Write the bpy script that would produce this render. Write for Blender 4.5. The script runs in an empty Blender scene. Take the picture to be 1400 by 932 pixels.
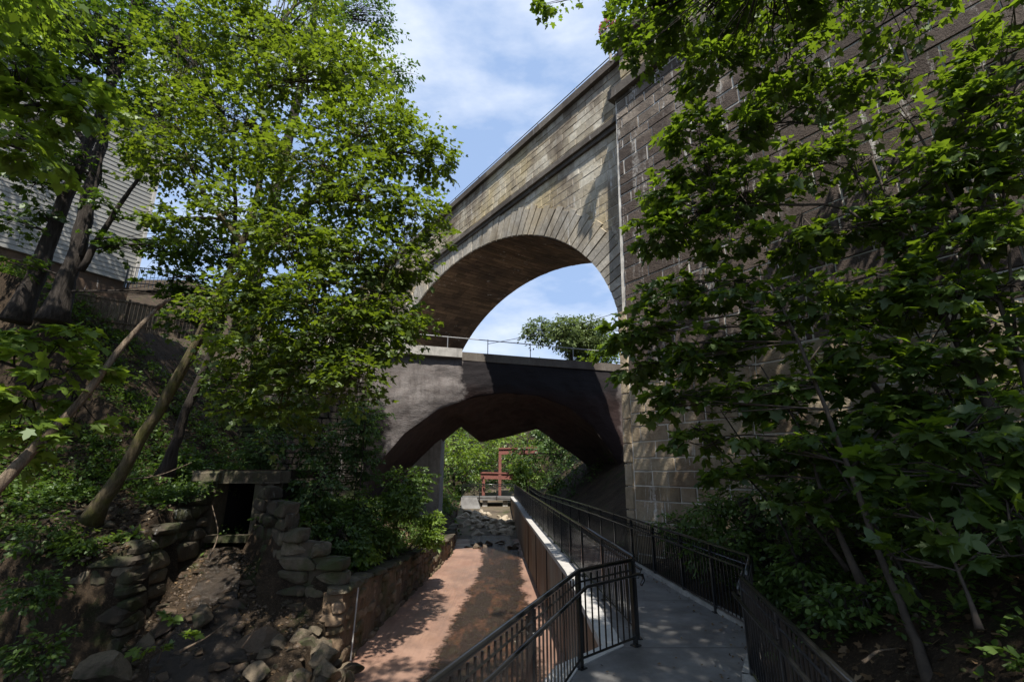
import bpy, math, random
import numpy as np
from mathutils import Vector, noise
random.seed(7)
R = np.random.default_rng(11)
C = bpy.context.scene.collection
V = lambda *a: np.array(a, dtype=float)

# ------------------------------------------------------------------ camera maths
FPX, PITCH, H = 640.0, math.atan(176 / 640), 2.3
def ray(px, py):
    dy = py - 466.0
    return V(px - 700.0, FPX * math.cos(PITCH) + dy * math.sin(PITCH), FPX * math.sin(PITCH) - dy * math.cos(PITCH))
def at(px, py, Y):
    r = ray(px, py); return r / r[1] * Y + V(0, 0, H)
def atplane(px, py, P, n):
    r = ray(px, py); t = np.dot(P - V(0, 0, H), n) / np.dot(r, n); return r * t + V(0, 0, H)
def nrm(v):
    v = np.asarray(v, float); return v / (np.linalg.norm(v, axis=-1, keepdims=True) + 1e-9)

# ------------------------------------------------------------------ materials
class NT:
    def __init__(s, name):
        s.m = bpy.data.materials.new(name); s.m.use_nodes = True; s.t = s.m.node_tree; s.t.nodes.clear()
        s.out = s.t.nodes.new('ShaderNodeOutputMaterial'); s.co = s.t.nodes.new('ShaderNodeTexCoord').outputs['Object']
    def n(s, typ, ins=None, **kw):
        x = s.t.nodes.new(typ)
        for k, v in kw.items(): setattr(x, k, v)
        for k, v in (ins or {}).items():
            if isinstance(v, bpy.types.NodeSocket): s.t.links.new(v, x.inputs[k])
            else: x.inputs[k].default_value = v
        return x
    def sc(s, v, loc=(0, 0, 0), rot=(0, 0, 0)):
        return s.n('ShaderNodeMapping', {'Vector': s.co, 'Scale': v, 'Location': loc, 'Rotation': rot}).outputs[0]
    def noise(s, scale, detail=5, rough=.55, vec=None, dist=0):
        return s.n('ShaderNodeTexNoise', {'Vector': vec if vec is not None else s.co, 'Scale': scale, 'Detail': detail, 'Roughness': rough, 'Distortion': dist}).outputs['Fac']
    def ramp(s, fac, a, b, lo=0., hi=1.):
        return s.n('ShaderNodeMapRange', {'Value': fac, 'From Min': a, 'From Max': b, 'To Min': lo, 'To Max': hi}).outputs[0]
    def mix(s, f, a, b, mode='MIX'):
        x = s.n('ShaderNodeMix', data_type='RGBA', blend_type=mode)
        for i, v in ((0, f), (6, a), (7, b)):
            if isinstance(v, bpy.types.NodeSocket): s.t.links.new(v, x.inputs[i])
            else: x.inputs[i].default_value = (*v, 1) if isinstance(v, tuple) else v
        return x.outputs[2]
    def mul(s, a, b, op='MULTIPLY'):
        x = s.n('ShaderNodeMath', operation=op)
        for i, v in enumerate((a, b)):
            if isinstance(v, bpy.types.NodeSocket): s.t.links.new(v, x.inputs[i])
            else: x.inputs[i].default_value = v
        return x.outputs[0]
    def tone(s): return s.n('ShaderNodeAttribute', attribute_name='tone').outputs['Fac']
    def z(s): return s.n('ShaderNodeSeparateXYZ', {'Vector': s.co}).outputs['Z']
    def bump(s, hgt, dist, strength=1, prev=None):
        d = {'Height': hgt, 'Distance': dist, 'Strength': strength}
        if prev is not None: d['Normal'] = prev
        return s.n('ShaderNodeBump', d).outputs[0]
    def pbr(s, col, rough=.85, normal=None, spec=.3, metal=0.):
        d = {'Roughness': rough, 'Specular IOR Level': spec, 'Metallic': metal}
        d['Base Color'] = col if isinstance(col, bpy.types.NodeSocket) else (*col, 1)
        if normal is not None: d['Normal'] = normal
        p = s.n('ShaderNodeBsdfPrincipled', d); s.t.links.new(p.outputs[0], s.out.inputs[0]); return s.m
def m_stone(name, ca, cb, stain, stain_amt=.5, white=.5, moss=0., bump=.03, warm=None, zstain=None, rough=.9):
    k = NT(name); c = k.mix(k.tone(), ca, cb)
    if warm: c = k.mix(k.ramp(k.noise(.35, 3), .5, .66, 0, .8), c, warm)
    c = k.mix(k.ramp(k.noise(9, 6, .7), .3, .75, .0, .55), c, tuple(x * .45 for x in ca))
    sf = k.ramp(k.noise(.45, 6, .65, k.sc((1, 1, .5))), .62 - stain_amt * .35, .74 - stain_amt * .3, 0, .85)
    if zstain:
        zf = k.ramp(k.mul(k.z(), k.ramp(k.noise(.8, 5, .6), .3, .7, -1.2, 1.2), 'ADD'), zstain[0], zstain[1], 1, 0)
        sf = k.mul(sf, zf, 'MAXIMUM') if zstain[2] else k.mul(sf, zf)
        sf = k.mul(sf, .88)
    c = k.mix(sf, c, k.mix(k.tone(), stain, tuple(x * 1.7 for x in stain)))
    if white:
        w = k.mul(k.ramp(k.noise(2.3, 6, .7, k.sc((1.7, 1.7, .2)), .5), .60 - white * .04, .66), k.ramp(k.noise(.5, 3, .5, k.sc((1, 1, .7), (7, 3, 1))), .5 - white * .12, .62 - white * .1))
        w = k.mul(w, k.ramp(k.noise(9, 6, .8), .42, .56))
        c = k.mix(k.mul(w, .9), c, (.62, .6, .56))
    if moss: c = k.mix(k.ramp(k.noise(1.1, 6, .7), .62 - moss * .2, .7, 0, .9), c, (.035, .05, .012))
    n = k.bump(k.noise(3.5, 8, .7), bump, 1); n = k.bump(k.noise(26, 4, .7), bump * .25, 1, n)
    return k.pbr(c, rough, n, .25)
def m_plain(name, col, rough=.6, var=.25, scale=6, metal=0., bump=0., spec=.4, streak=0):
    k = NT(name); v = k.noise(scale, 6, .65)
    c = k.mix(k.ramp(v, .3, .72), tuple(x * (1 - var) for x in col), tuple(min(1, x * (1 + var)) for x in col))
    if streak: c = k.mix(k.ramp(k.noise(2.2, 5, .6, k.sc((2.5, 2.5, .2))), .5, .7, 0, streak), c, tuple(x * .35 for x in col))
    n = k.bump(k.noise(scale * 4, 5, .7), bump) if bump else None
    return k.pbr(c, rough, n, spec, metal)
def m_leaf(name, ca, cb, trans, tf=.42, gloss=.035, rough=.5):
    k = NT(name); c = k.mix(k.tone(), ca, cb)
    d = k.n('ShaderNodeBsdfDiffuse', {'Color': c}); t = k.n('ShaderNodeBsdfTranslucent', {'Color': k.mix(k.tone(), tuple(x * .6 for x in trans), trans)})
    g = k.n('ShaderNodeBsdfGlossy', {'Color': (.9, 1, .85, 1), 'Roughness': rough})
    m1 = k.n('ShaderNodeMixShader', {0: tf, 1: d.outputs[0], 2: t.outputs[0]}); m2 = k.n('ShaderNodeMixShader', {0: gloss, 1: m1.outputs[0], 2: g.outputs[0]})
    k.t.links.new(m2.outputs[0], k.out.inputs[0]); return k.m

M = {}
M['via'] = m_stone('viaduct_stone', (.32, .27, .19), (.66, .61, .50), (.095, .072, .052), .5, .6, warm=(.46, .36, .18), bump=.045)
M['ring'] = m_stone('ring_stone', (.30, .275, .235), (.54, .50, .43), (.11, .09, .065), .4, .6, warm=(.42, .33, .2))
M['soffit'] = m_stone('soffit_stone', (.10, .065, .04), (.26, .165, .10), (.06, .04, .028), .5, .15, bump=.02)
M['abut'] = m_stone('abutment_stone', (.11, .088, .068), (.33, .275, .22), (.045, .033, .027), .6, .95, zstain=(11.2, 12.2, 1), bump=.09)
M['pier'] = m_stone('pier_stone', (.28, .22, .145), (.44, .365, .26), (.12, .085, .055), .4, .9, bump=.06)
M['joint'] = m_plain('lime_joint', (.52, .49, .44), .95, .45, 3)
M['trim'] = m_stone('trim_stone', (.10, .085, .07), (.17, .15, .125), (.05, .04, .033), .5, .3)
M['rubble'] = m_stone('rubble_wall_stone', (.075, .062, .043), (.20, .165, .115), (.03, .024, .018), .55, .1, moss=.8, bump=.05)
M['darkrubble'] = m_stone('shaded_rubble_stone', (.045, .037, .028), (.115, .095, .07), (.02, .016, .013), .6, .5, moss=.6, bump=.05)  # darkened copy of the rubble stone, shade put into its colours
M['redwall'] = m_stone('channel_wall_stone', (.12, .08, .048), (.28, .20, .13), (.05, .035, .025), .45, .1, moss=.75, bump=.04)
M['rock'] = m_stone('creek_rock', (.075, .058, .04), (.20, .16, .11), (.035, .027, .02), .4, 0, moss=.5, bump=.05)
M['wetrock'] = m_stone('wet_rock', (.06, .042, .028), (.14, .10, .065), (.02, .015, .012), .4, 0, moss=.3, bump=.05, rough=.28)
M['palerock'] = m_stone('pale_rock', (.34, .28, .2), (.5, .43, .33), (.16, .12, .08), .2, 0, moss=.15, bump=.05)
M['conc'] = m_plain('weathered_concrete', (.30, .285, .26), .85, .3, 3, bump=.008, streak=.5)
def m_deck():
    k = NT('deck_concrete'); c = k.mix(k.ramp(k.noise(1.1, 7, .7), .35, .7), (.085, .08, .075), (.19, .185, .178))
    c = k.mix(k.ramp(k.noise(16, 6, .8), .5, .75, 0, .5), c, (.07, .06, .05))
    y = k.n('ShaderNodeSeparateXYZ', {'Vector': k.co}).outputs['Y']; f = k.mul(k.mul(y, .42), 0, 'FRACT'); c = k.mix(k.ramp(f, .008, .011, .8, 0), c, (.02, .018, .015))
    b = k.bump(k.noise(60, 3), .003); return k.pbr(c, k.ramp(k.noise(2, 5), .3, .7, .45, .8), b, .5)
M['deck'] = m_deck()
M['capconc'] = m_plain('cap_concrete', (.40, .385, .36), .8, .15, 4, bump=.004)
M['black'] = m_plain('black_paint', (.012, .012, .012), .22, .2, 20, spec=.8)
M['galv'] = m_plain('galvanised_pipe', (.25, .25, .25), .5, .2, 20, metal=.5)
M['redsteel'] = m_plain('red_oxide_steel', (.17, .062, .048), .6, .25, 4)
def m_bark(name, a, b, moss):
    k = NT(name); r = k.noise(7, 7, .7, k.sc((3, 3, .35)), .4); c = k.mix(k.ramp(r, .35, .65), a, b)
    if moss: c = k.mix(k.ramp(k.noise(2.2, 6, .7), .45, .6, 0, .8), c, moss)
    n = k.bump(r, .06); return k.pbr(c, .92, k.bump(k.noise(40, 4, .7), .01, 1, n), .2)
M['bark'] = m_bark('maple_bark', (.018, .014, .011), (.060, .050, .042), None)
M['mossbark'] = m_bark('mossy_bark', (.045, .035, .02), (.15, .12, .07), (.085, .085, .02))
M['deadwood'] = m_bark('dead_wood', (.07, .05, .035), (.24, .185, .13), None)
M['twig'] = m_plain('twig_bark', (.05, .038, .028), .9, .4, 12)
M['maple'] = m_leaf('maple_leaf', (.024, .044, .006), (.088, .125, .012), (.25, .35, .018))
M['mapled'] = m_leaf('dark_maple_leaf', (.014, .032, .006), (.052, .085, .010), (.13, .23, .013), .38)
M['fine'] = m_leaf('fine_leaf', (.030, .060, .016), (.08, .13, .03), (.13, .24, .03), .36)
M['olive'] = m_leaf('olive_leaf', (.06, .085, .025), (.13, .17, .06), (.2, .27, .06), .35)
M['bright'] = m_leaf('bright_leaf', (.06, .105, .012), (.15, .22, .025), (.32, .46, .03), .45)
M['herb'] = m_leaf('herb_leaf', (.025, .055, .010), (.09, .145, .02), (.15, .26, .02), .38)
M['litter'] = m_leaf('dead_leaf', (.06, .035, .02), (.2, .13, .07), (.08, .05, .02), .15, .03)
M['pink'] = m_leaf('pink_petal', (.55, .12, .22), (.7, .3, .35), (.5, .1, .15), .3)
M['dark'] = m_plain('drain_dark', (.012, .011, .010), .9)
def m_siding():
    k = NT('vinyl_siding'); zz = k.z()
    w = k.mul(k.mul(zz, 1 / .2), 0, 'FRACT')
    n = k.bump(w, .05); c = k.mix(k.ramp(k.noise(.7, 4), .3, .7), (.33, .32, .29), (.42, .41, .38))
    return k.pbr(c, .55, n, .4)
M['siding'] = m_siding()
def m_shot():
    k = NT('sprayed_concrete'); c = k.mix(k.ramp(k.noise(.7, 6, .65), .35, .7), (.12, .107, .102), (.22, .20, .19))
    c = k.mix(k.ramp(k.noise(2.5, 6, .7, k.sc((.9, .9, 1.6))), .45, .7, 0, .5), c, (.08, .06, .055))
    n = k.bump(k.noise(3, 7, .7, k.sc((.9, .9, 2))), .05); c = k.mix(k.ramp(k.noise(1.6, 7, .75, k.sc((2.2, 2.2, .35))), .5, .72, 0, .7), c, (.055, .048, .045)); c = k.mix(k.ramp(k.noise(22, 5, .8), .35, .7, .5, 0), c, (.07, .06, .055)); n = k.bump(k.noise(18, 5, .7), .015, 1, n)
    # near-black tone mixed over the middle of the span and lower left: u is local x
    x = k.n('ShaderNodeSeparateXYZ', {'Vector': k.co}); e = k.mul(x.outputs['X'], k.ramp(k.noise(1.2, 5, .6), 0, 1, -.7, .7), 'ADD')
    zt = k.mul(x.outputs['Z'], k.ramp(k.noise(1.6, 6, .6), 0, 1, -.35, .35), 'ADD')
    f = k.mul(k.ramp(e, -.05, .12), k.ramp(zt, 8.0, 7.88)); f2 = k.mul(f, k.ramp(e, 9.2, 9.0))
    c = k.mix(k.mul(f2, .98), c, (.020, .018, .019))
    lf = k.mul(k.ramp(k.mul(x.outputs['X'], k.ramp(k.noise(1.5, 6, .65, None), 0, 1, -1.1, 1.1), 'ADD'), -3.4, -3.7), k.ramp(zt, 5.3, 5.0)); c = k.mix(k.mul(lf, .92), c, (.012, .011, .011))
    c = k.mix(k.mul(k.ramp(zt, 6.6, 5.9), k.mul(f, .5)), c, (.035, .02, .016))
    return k.pbr(c, .95, n, .02)
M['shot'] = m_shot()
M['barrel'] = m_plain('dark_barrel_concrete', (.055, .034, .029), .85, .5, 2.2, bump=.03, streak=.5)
def m_floor():
    k = NT('iron_stained_concrete'); a = k.noise(.6, 6, .65)
    c = k.mix(k.ramp(a, .3, .7), (.20, .11, .078), (.31, .195, .14))
    c = k.mix(k.ramp(k.noise(2.4, 6, .7), .55, .75, 0, .5), c, (.17, .09, .06))
    l_ = k.noise(1, 4, .6, k.sc((16, .3, 1))); c = k.mix(k.ramp(l_, .5, .7, 0, .35), c, (.15, .085, .065))
    c = k.mix(k.ramp(k.noise(.9, 6, .7, k.sc((1, .4, 1), (5, 0, 0))), .48, .62, 0, .55), c, (.13, .085, .065))
    n = k.bump(l_, .01); n = k.bump(k.noise(25, 4), .006, 1, n); return k.pbr(c, k.ramp(k.noise(.8, 5), .35, .65, .35, .8), n, .4)
M['floor'] = m_floor()
def m_water():
    k = NT('shallow_creek_water'); a = k.noise(1.3, 7, .7, k.sc((1.6, .5, 1)))
    c = k.mix(k.ramp(a, .5, .68), (.034, .023, .018), (.13, .06, .032))
    c = k.mix(k.ramp(k.noise(3, 6, .7), .5, .7, 0, .7), c, (.05, .045, .02))
    n = k.bump(k.noise(7, 5, .65, k.sc((1, .5, 1))), .16); n = k.bump(k.noise(40, 3), .012, 1, n)
    p = k.n('ShaderNodeBsdfPrincipled', {'Base Color': c, 'Roughness': .1, 'Specular IOR Level': .8, 'Normal': n})
    e = k.n('ShaderNodeAttribute', attribute_name='edge').outputs['Fac']
    e = k.mul(e, k.ramp(k.noise(5, 7, .75), .3, .7, -.45, .45), 'ADD')
    x = k.n('ShaderNodeMixShader', {0: k.ramp(e, .15, .6), 1: k.n('ShaderNodeBsdfTransparent').outputs[0], 2: p.outputs[0]})
    k.t.links.new(x.outputs[0], k.out.inputs[0]); return k.m
M['water'] = m_water()
M['seep'] = m_plain('wet_silt', (.035, .026, .018), .22, .6, 7, bump=.05, spec=.5)
def m_ground():
    k = NT('forest_floor'); a = k.noise(1.4, 7, .7)
    c = k.mix(k.ramp(a, .35, .7), (.020, .015, .010), (.065, .046, .030))
    c = k.mix(k.ramp(k.noise(30, 5, .75), .52, .7, 0, .7), c, (.15, .10, .06))
    c = k.mix(k.ramp(k.noise(.8, 6, .7), .55, .68, 0, .8), c, (.028, .045, .012))
    n = k.bump(k.noise(4, 8, .7), .12); n = k.bump(k.noise(40, 4, .7), .03, 1, n); return k.pbr(c, .95, n, .15)
M['ground'] = m_ground()

# ------------------------------------------------------------------ mesh builder
class MB:
    def __init__(s): s.v = []; s.f = []; s.t = []
    def add(s, vs, fs, tone=.5):
        o = len(s.v); s.v += [tuple(map(float, q)) for q in vs]
        for f in fs: s.f.append(tuple(i + o for i in f)); s.t.append(tone)
    def box(s, c, h, ax=None, tone=.5):
        ax = ax or (V(1, 0, 0), V(0, 1, 0), V(0, 0, 1)); c = V(*c)
        vs = [c + ax[0] * h[0] * a + ax[1] * h[1] * b + ax[2] * h[2] * d for d in (-1, 1) for b in (-1, 1) for a in (-1, 1)]
        s.add(vs, [(0, 2, 3, 1), (4, 5, 7, 6), (0, 1, 5, 4), (2, 6, 7, 3), (0, 4, 6, 2), (1, 3, 7, 5)], tone)
    def tube(s, pts, r, n=6, cap=True, rough=0.):
        pts = [V(*p) for p in pts]; k = len(pts)
        r = list(r) if hasattr(r, '__len__') else [r] * k
        if len(r) == 2 and k > 2: r = list(np.linspace(r[0], r[1], k))
        ref = None; vs = []
        for i, p in enumerate(pts):
            d = nrm(pts[min(i + 1, k - 1)] - pts[max(i - 1, 0)])
            if ref is None: ref = nrm(np.cross(d, V(0, 0, 1) if abs(d[2]) < .9 else V(1, 0, 0)))
            a = nrm(ref - d * np.dot(ref, d)); b = np.cross(d, a); ref = a
            for j in range(n):
                th = 2 * math.pi * j / n; rr = r[i] * (1 + (random.uniform(-rough, rough) if rough else 0))
                vs.append(p + (a * math.cos(th) + b * math.sin(th)) * rr)
        fs = [(i * n + j, i * n + (j + 1) % n, (i + 1) * n + (j + 1) % n, (i + 1) * n + j) for i in range(k - 1) for j in range(n)]
        if cap: fs += [tuple(range(n - 1, -1, -1)), tuple(range((k - 1) * n, k * n))]
        s.add(vs, fs)
    def build(s, name, mat, parent=None, smooth=False, loc=None):
        me = bpy.data.meshes.new(name); me.from_pydata(s.v, [], s.f); me.validate()
        a = me.attributes.new('tone', 'FLOAT', 'FACE')
        if len(s.t) == len(me.polygons): a.data.foreach_set('value', s.t)
        me.materials.append(mat)
        if smooth: me.polygons.foreach_set('use_smooth', [True] * len(me.polygons))
        return link(name, me, parent)
def link(name, me, parent=None):
    o = bpy.data.objects.new(name, me); C.objects.link(o)
    if parent is not None: o.parent = parent
    return o
def tag(o, label=None, cat=None, group=None, kind=None):
    for k_, v_ in (('label', label), ('category', cat), ('group', group), ('kind', kind)):
        if v_: o[k_] = v_
    return o
def empty(name, label, cat, group=None): return tag(link(name, None), label, cat, group)
def catmull(pts, n=6):
    p = [V(*q) for q in pts]; p = [2 * p[0] - p[1]] + p + [2 * p[-1] - p[-2]]; o = []
    for i in range(1, len(p) - 2):
        for j in range(n):
            t = j / n; o.append(.5 * ((2 * p[i]) + (-p[i-1] + p[i+1]) * t + (2*p[i-1] - 5*p[i] + 4*p[i+1] - p[i+2]) * t*t + (-p[i-1] + 3*p[i] - 3*p[i+1] + p[i+2]) * t**3))
    o.append(p[-2]); return o

# ------------------------------------------------------------------ leaves
MAPLE = np.array([(0, .04), (.34, -.06), (.27, .15), (.60, .42), (.25, .47), (.22, .70), (0, 1), (-.22, .70), (-.25, .47), (-.60, .42), (-.27, .15), (-.34, -.06)])
SIMPLE = np.array([(0, 0), (.26, .32), (.2, .7), (0, 1), (-.2, .7), (-.26, .32)])
def leaf_mesh(name, mat, parent, pos, d, up, size, shape, tone=None):
    N = len(pos); K = len(shape); d = nrm(d); x = nrm(np.cross(d, up)); n = np.cross(x, d)
    sx = shape[:, 0][None, :, None]; sy = shape[:, 1][None, :, None]; cur = R.uniform(.05, .35, (N, 1, 1))
    zz = -np.abs(sx) * cur * .9 - sy**2 * cur
    P = pos[:, None] + size[:, None, None] * (x[:, None] * sx + d[:, None] * sy + n[:, None] * zz)
    me = bpy.data.meshes.new(name); me.vertices.add(N * K); me.loops.add(N * K); me.polygons.add(N)
    me.vertices.foreach_set('co', P.astype(np.float32).ravel()); me.loops.foreach_set('vertex_index', np.arange(N * K, dtype=np.int32))
    me.polygons.foreach_set('loop_start', np.arange(0, N * K, K, dtype=np.int32))
    me.update(calc_edges=True)
    a = me.attributes.new('tone', 'FLOAT', 'FACE'); a.data.foreach_set('value', (R.random(N) if tone is None else tone).astype(np.float32))
    me.materials.append(mat); return link(name, me, parent)
def sprays(start, d, L, per, size, spread=.55, jit=.38, droop=.18):
    N = len(start); side = nrm(np.cross(d, V(0, 0, 1)) + R.normal(0, .12, (N, 3)))
    q = R.uniform(.08, 1.05, (N, per)); sg = np.sign(R.uniform(-1, 1, (N, per)))
    w = spread * np.sin(np.pi * np.clip(q * .8 + .12, 0, 1)) * R.uniform(.0, 1, (N, per)) * L[:, None]
    P = start[:, None] + d[:, None] * (q * L[:, None])[..., None] + side[:, None] * (sg * w)[..., None]
    P[..., 2] -= droop * L[:, None] * q**2; P += R.normal(0, .05, P.shape) * L[:, None, None]
    D = d[:, None] * .7 + side[:, None] * (sg * (.3 + w / (L[:, None] + .01)))[..., None] + R.normal(0, .3, P.shape); D[..., 2] -= .28
    U = V(0, 0, 1) + R.normal(0, jit, P.shape)
    S = size * R.uniform(.42, 1.3, (N, per))
    tn = np.clip(R.random((N, 1)) ** 1.6 * .75 + R.random((N, per)) ** 1.5 * .5, 0, 1)
    return P.reshape(-1, 3), D.reshape(-1, 3), U.reshape(-1, 3), S.ravel(), tn.ravel()
def tree(name, label, cat, paths, blobs, leaf, size, per, bark='bark', shape=MAPLE, group=None, twigs=True, spray=.9, jit=.38, dens=1.):
    """paths: [(points, r0, r1)]; blobs: [(centre, rx, rz, sprays)]"""
    root = empty(name, label, cat, group); o0 = V(*paths[0][0][0]); root.location = tuple(o0)
    tb = MB(); allp = []
    for pts, r0, r1 in paths:
        c = catmull([V(*p) - o0 for p in pts], 5)
        c = [p + R.normal(0, r0 * .12, 3) if 0 < i < len(c) - 1 else p for i, p in enumerate(c)]
        rads = np.linspace(r0, r1, len(c))
        if pts is paths[0][0]: rads = rads * (1 + .7 * np.exp(-np.arange(len(c)) / 1.1))
        tb.tube(c, rads, 9 if r0 > .08 else 6, rough=.1); allp += [(p, r1 + (r0 - r1) * (1 - i / len(c))) for i, p in enumerate(c)]
    PP = np.array([p for p, _ in allp]); Pr = [r for _, r in allp]
    S = []; D = []; LL = []
    for c, rx, rz, n in blobs:
        n = int(n * dens); c = V(*c) - o0
        i = int(np.argmin(np.linalg.norm((PP - c) * V(1, 1, 1.0) + V(0, 0, .3) * 0, axis=1) + np.where(PP[:, 2] > c[2] - .0, .5, 0))); b = PP[i]
        mid = (b + c) / 2 + R.normal(0, .12, 3) * rx + V(0, 0, .12 * rx); r_ = min(Pr[i] * .6, .02 + .022 * rx * 1.2)
        cc = catmull([b, mid, c], 4)
        if np.linalg.norm(c - b) > .2: tb.tube(cc, (r_, r_ * .5), 5)
        v = nrm(R.normal(0, 1, (n, 3))); rad = R.random(n)[:, None] ** .45
        st = c + v * rad * V(rx, rx, rz) * .72
        dd = nrm(v * V(1, 1, .35) + R.normal(0, .35, (n, 3)) * V(1, 1, .3)); L = spray * R.uniform(.6, 1.15, n) * min(1, .45 + rx * .4)
        S.append(st); D.append(dd); LL.append(L)
        if twigs:
            for k in range(n):
                if k % twigs: continue
                a = cc[R.integers(1, len(cc))]
                e = st[k] + dd[k] * L[k]; e = e - V(0, 0, .18 * L[k])
                tb.tube([a, (a + st[k]) / 2 + R.normal(0, .06, 3), st[k], e], (.011 + .004 * rx, .003), 3, False)
    tb.build('trunk', M[bark], root, smooth=True)
    S = np.concatenate(S); D = np.concatenate(D); LL = np.concatenate(LL)
    P, D2, U, s_, tn = sprays(S, D, LL, per, size, jit=jit)
    leaf_mesh('crown', M[leaf], root, P, D2, U, s_, shape, tn)
    return root

# ------------------------------------------------------------------ terrain
def L1(xs, ys): return lambda q: np.interp(q, xs, ys)
xL = L1([-30, 5, 9, 11.4, 15.8, 27, 45, 120], [-4.6, -4.6, -4.2, -3.89, -3.73, -3.2, -4.6, -6])
xR = L1([-30, 0, 3.3, 6.5, 7.2, 12, 17, 26, 34, 43, 120], [-2.2, -1.9, -.75, .55, 1.25, 1.28, 1.05, .62, .35, -.1, 4])     # channel face of the right wall
xD = L1([-30, 0, 3.3, 6.1, 7.5, 8, 10, 16, 28, 40, 48, 120], [1.2, 1.6, 2.08, 2.76, 3.58, 3.66, 3.42, 2.95, 1.75, 1.5, 2.2, 8])   # right edge of the walkway
topL = L1([0, 12, 27, 60], [-.4, -.4, -1.2, -1.0])
VL = L1([-30, 5, 8, 9.6, 10.86, 10.9, 14.3], [-7.3, -7.4, -8.4, -10.2, -10.7, -8.2, -8.75])
VR = L1([10, 11.9, 12.3, 14.3], [-3.5, -3.5, -5.75, -7.4])
VF = L1([-30, 9.5, 10.4, 11, 12, 13, 14.3], [-1.95, -1.9, -1.65, -1.35, -.8, -.25, .25])
prof = L1([0, 1, 2.5, 5.5, 9, 12, 14, 60, 90], [0, .55, 1.55, 2.1, 5.2, 8.9, 9.4, 12, 30])
profR = L1([0, .4, 3, 6, 9, 30, 70], [0, .15, 2.0, 4.0, 4.8, 6, 9])
def ground_h(x, y):
    l, r, dk = xL(y) - .3, xR(y) + .28, xD(y)
    if x <= l:
        s = l - x; z = topL(y) + prof(s)
        if y > 34: z = z + (y - 34) * .06 * min(s, 6) / 6
        if 14.3 <= y < 17.4 and abs(x + 8.03) < .72: return .2
        if y < 14.45:
            a, b = VL(y), VR(y)
            if y < 11.9: b = 99
            if a <= x <= b: return float(VF(y)) + .10 * noise.noise(Vector((x * 1.3, y * 1.3, 0)))
            if x < a:
                e = a - x
                if y < 10.86: z = min(z, VF(y) + .38 * e + .9 * max(0, e - 2.2)) + .16 * noise.fractal(Vector((x * 1.3, y * 1.3, 8)), .8, 2, 4) * min(1, e)
                elif y < 13.4: z = min(z, .5 + (y - 10.9) * .62 + .1 * noise.noise(Vector((x * 1.4, y * 1.4, 4))))
            if x < -9.7:
                w_ = min(1, (-9.7 - x) / .8) if y > 10.86 else min(1, max(0, (-10.6 - x) / .8)); full = topL(y) + prof(s); zr = (-1.5 + max(0, y - 7.6) * .62 if y > 10.86 else -1.8 + max(0, y - 6.5) * .35) + max(0, -11 - x) * .35 + .3 * noise.fractal(Vector((x * .9, y * .9, 2)), .8, 2, 4)
                z = z * (1 - w_) + min(full, zr) * w_
        z += (.22 * noise.noise(Vector((x * .5, y * .5, 3))) + .14 * noise.fractal(Vector((x * 1.6, y * 1.6, 3)), .8, 2, 3)) * min(1, s)
        if y > 60: z += (y - 60) * .35
        return float(z)
    if x >= dk:
        t = x - dk; z = -.06 + profR(t) + .16 * noise.noise(Vector((x * .6, y * .6, 9))) * min(1, t * 2)
        if y > 30: z += (y - 30) * .08 * min(t, 6) / 6
        if y > 60: z += (y - 60) * .22
        return float(z)
    if y > 60: return float(-.3 + (y - 60) * .4)
    if x < r: return -2.12
    return -.32
def build_ground():
    ys = np.concatenate([np.arange(-24, 2, 1.5), np.arange(2, 22, .22), np.arange(22, 46, .5), np.arange(46, 130, 3.)])
    offL = np.concatenate([np.arange(0, 9, .22), np.arange(9, 18, .5), np.arange(18, 90, 4)])[::-1]
    offR = np.concatenate([np.arange(0.001, 9, .25), np.arange(9, 18, .6), np.arange(18, 90, 4)])
    vs = []; W = None
    for y in ys:
        l, r, dk = xL(y) - .3, xR(y) + .28, xD(y)
        row = [l - o for o in offL] + [l + .02, r - .02, r + .0, dk - .001] + [dk + o for o in offR]; W = len(row)
        vs += [(x, y, ground_h(x, y)) for x in row]
    fs = [(j * W + i, j * W + i + 1, (j + 1) * W + i + 1, (j + 1) * W + i) for j in range(len(ys) - 1) for i in range(W - 1)]
    m = MB(); m.add(vs, fs); return tag(m.build('ground', M['ground'], smooth=True), kind='structure')
build_ground()

def ribbon(xa, xb, ys, z, mb, jag=0):
    vs = []
    for i, y in enumerate(ys): vs += [(xa(y) , y, z), (xb(y), y, z)]
    mb.add(vs, [(2*i, 2*i+1, 2*i+3, 2*i+2) for i in range(len(ys) - 1)])
ch = MB(); ribbon(lambda y: xL(y) - .02, lambda y: xR(y) + .02, np.arange(-20, 33, .5), -2.0, ch)
tag(ch.build('channel_floor', M['floor']), kind='structure')
# the film of water down the channel
wm = MB(); ys = np.arange(-20, 46, .15); vs = []; NC = 13
wl = L1([-20, 11, 14, 18, 24, 28, 31, 46], [-3, -2.1, -1.95, -1.75, -1.5, -1.9, -2.8, -4]); wr = L1([-20, 6, 9, 12, 20, 24, 28, 46], [-3, -.1, 1.0, .85, .55, .55, .6, -1])
for y in ys:
    a = wl(y) + .22 * noise.fractal(Vector((y * .8, 0, 0)), 1, 2, 3); b = min(xR(y) - .02, wr(y) + .2 * noise.fractal(Vector((y * .9, 5, 0)), 1, 2, 3)); a = max(a, xL(y) + .02)
    vs += [(a + (b - a) * k_ / (NC - 1), y, -1.986) for k_ in range(NC)]
wm.add(vs, [(NC*i+k_, NC*i+k_+1, NC*i+NC+k_+1, NC*i+NC+k_) for i in range(len(ys) - 1) for k_ in range(NC - 1)])
wo = tag(wm.build('creek_water', M['water']), kind='structure')
ea = wo.data.attributes.new('edge', 'FLOAT', 'POINT'); ea.data.foreach_set('value', [min(1, 5 * min(k_, NC - 1 - k_) / (NC - 1)) for _ in ys for k_ in range(NC)])
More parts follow.
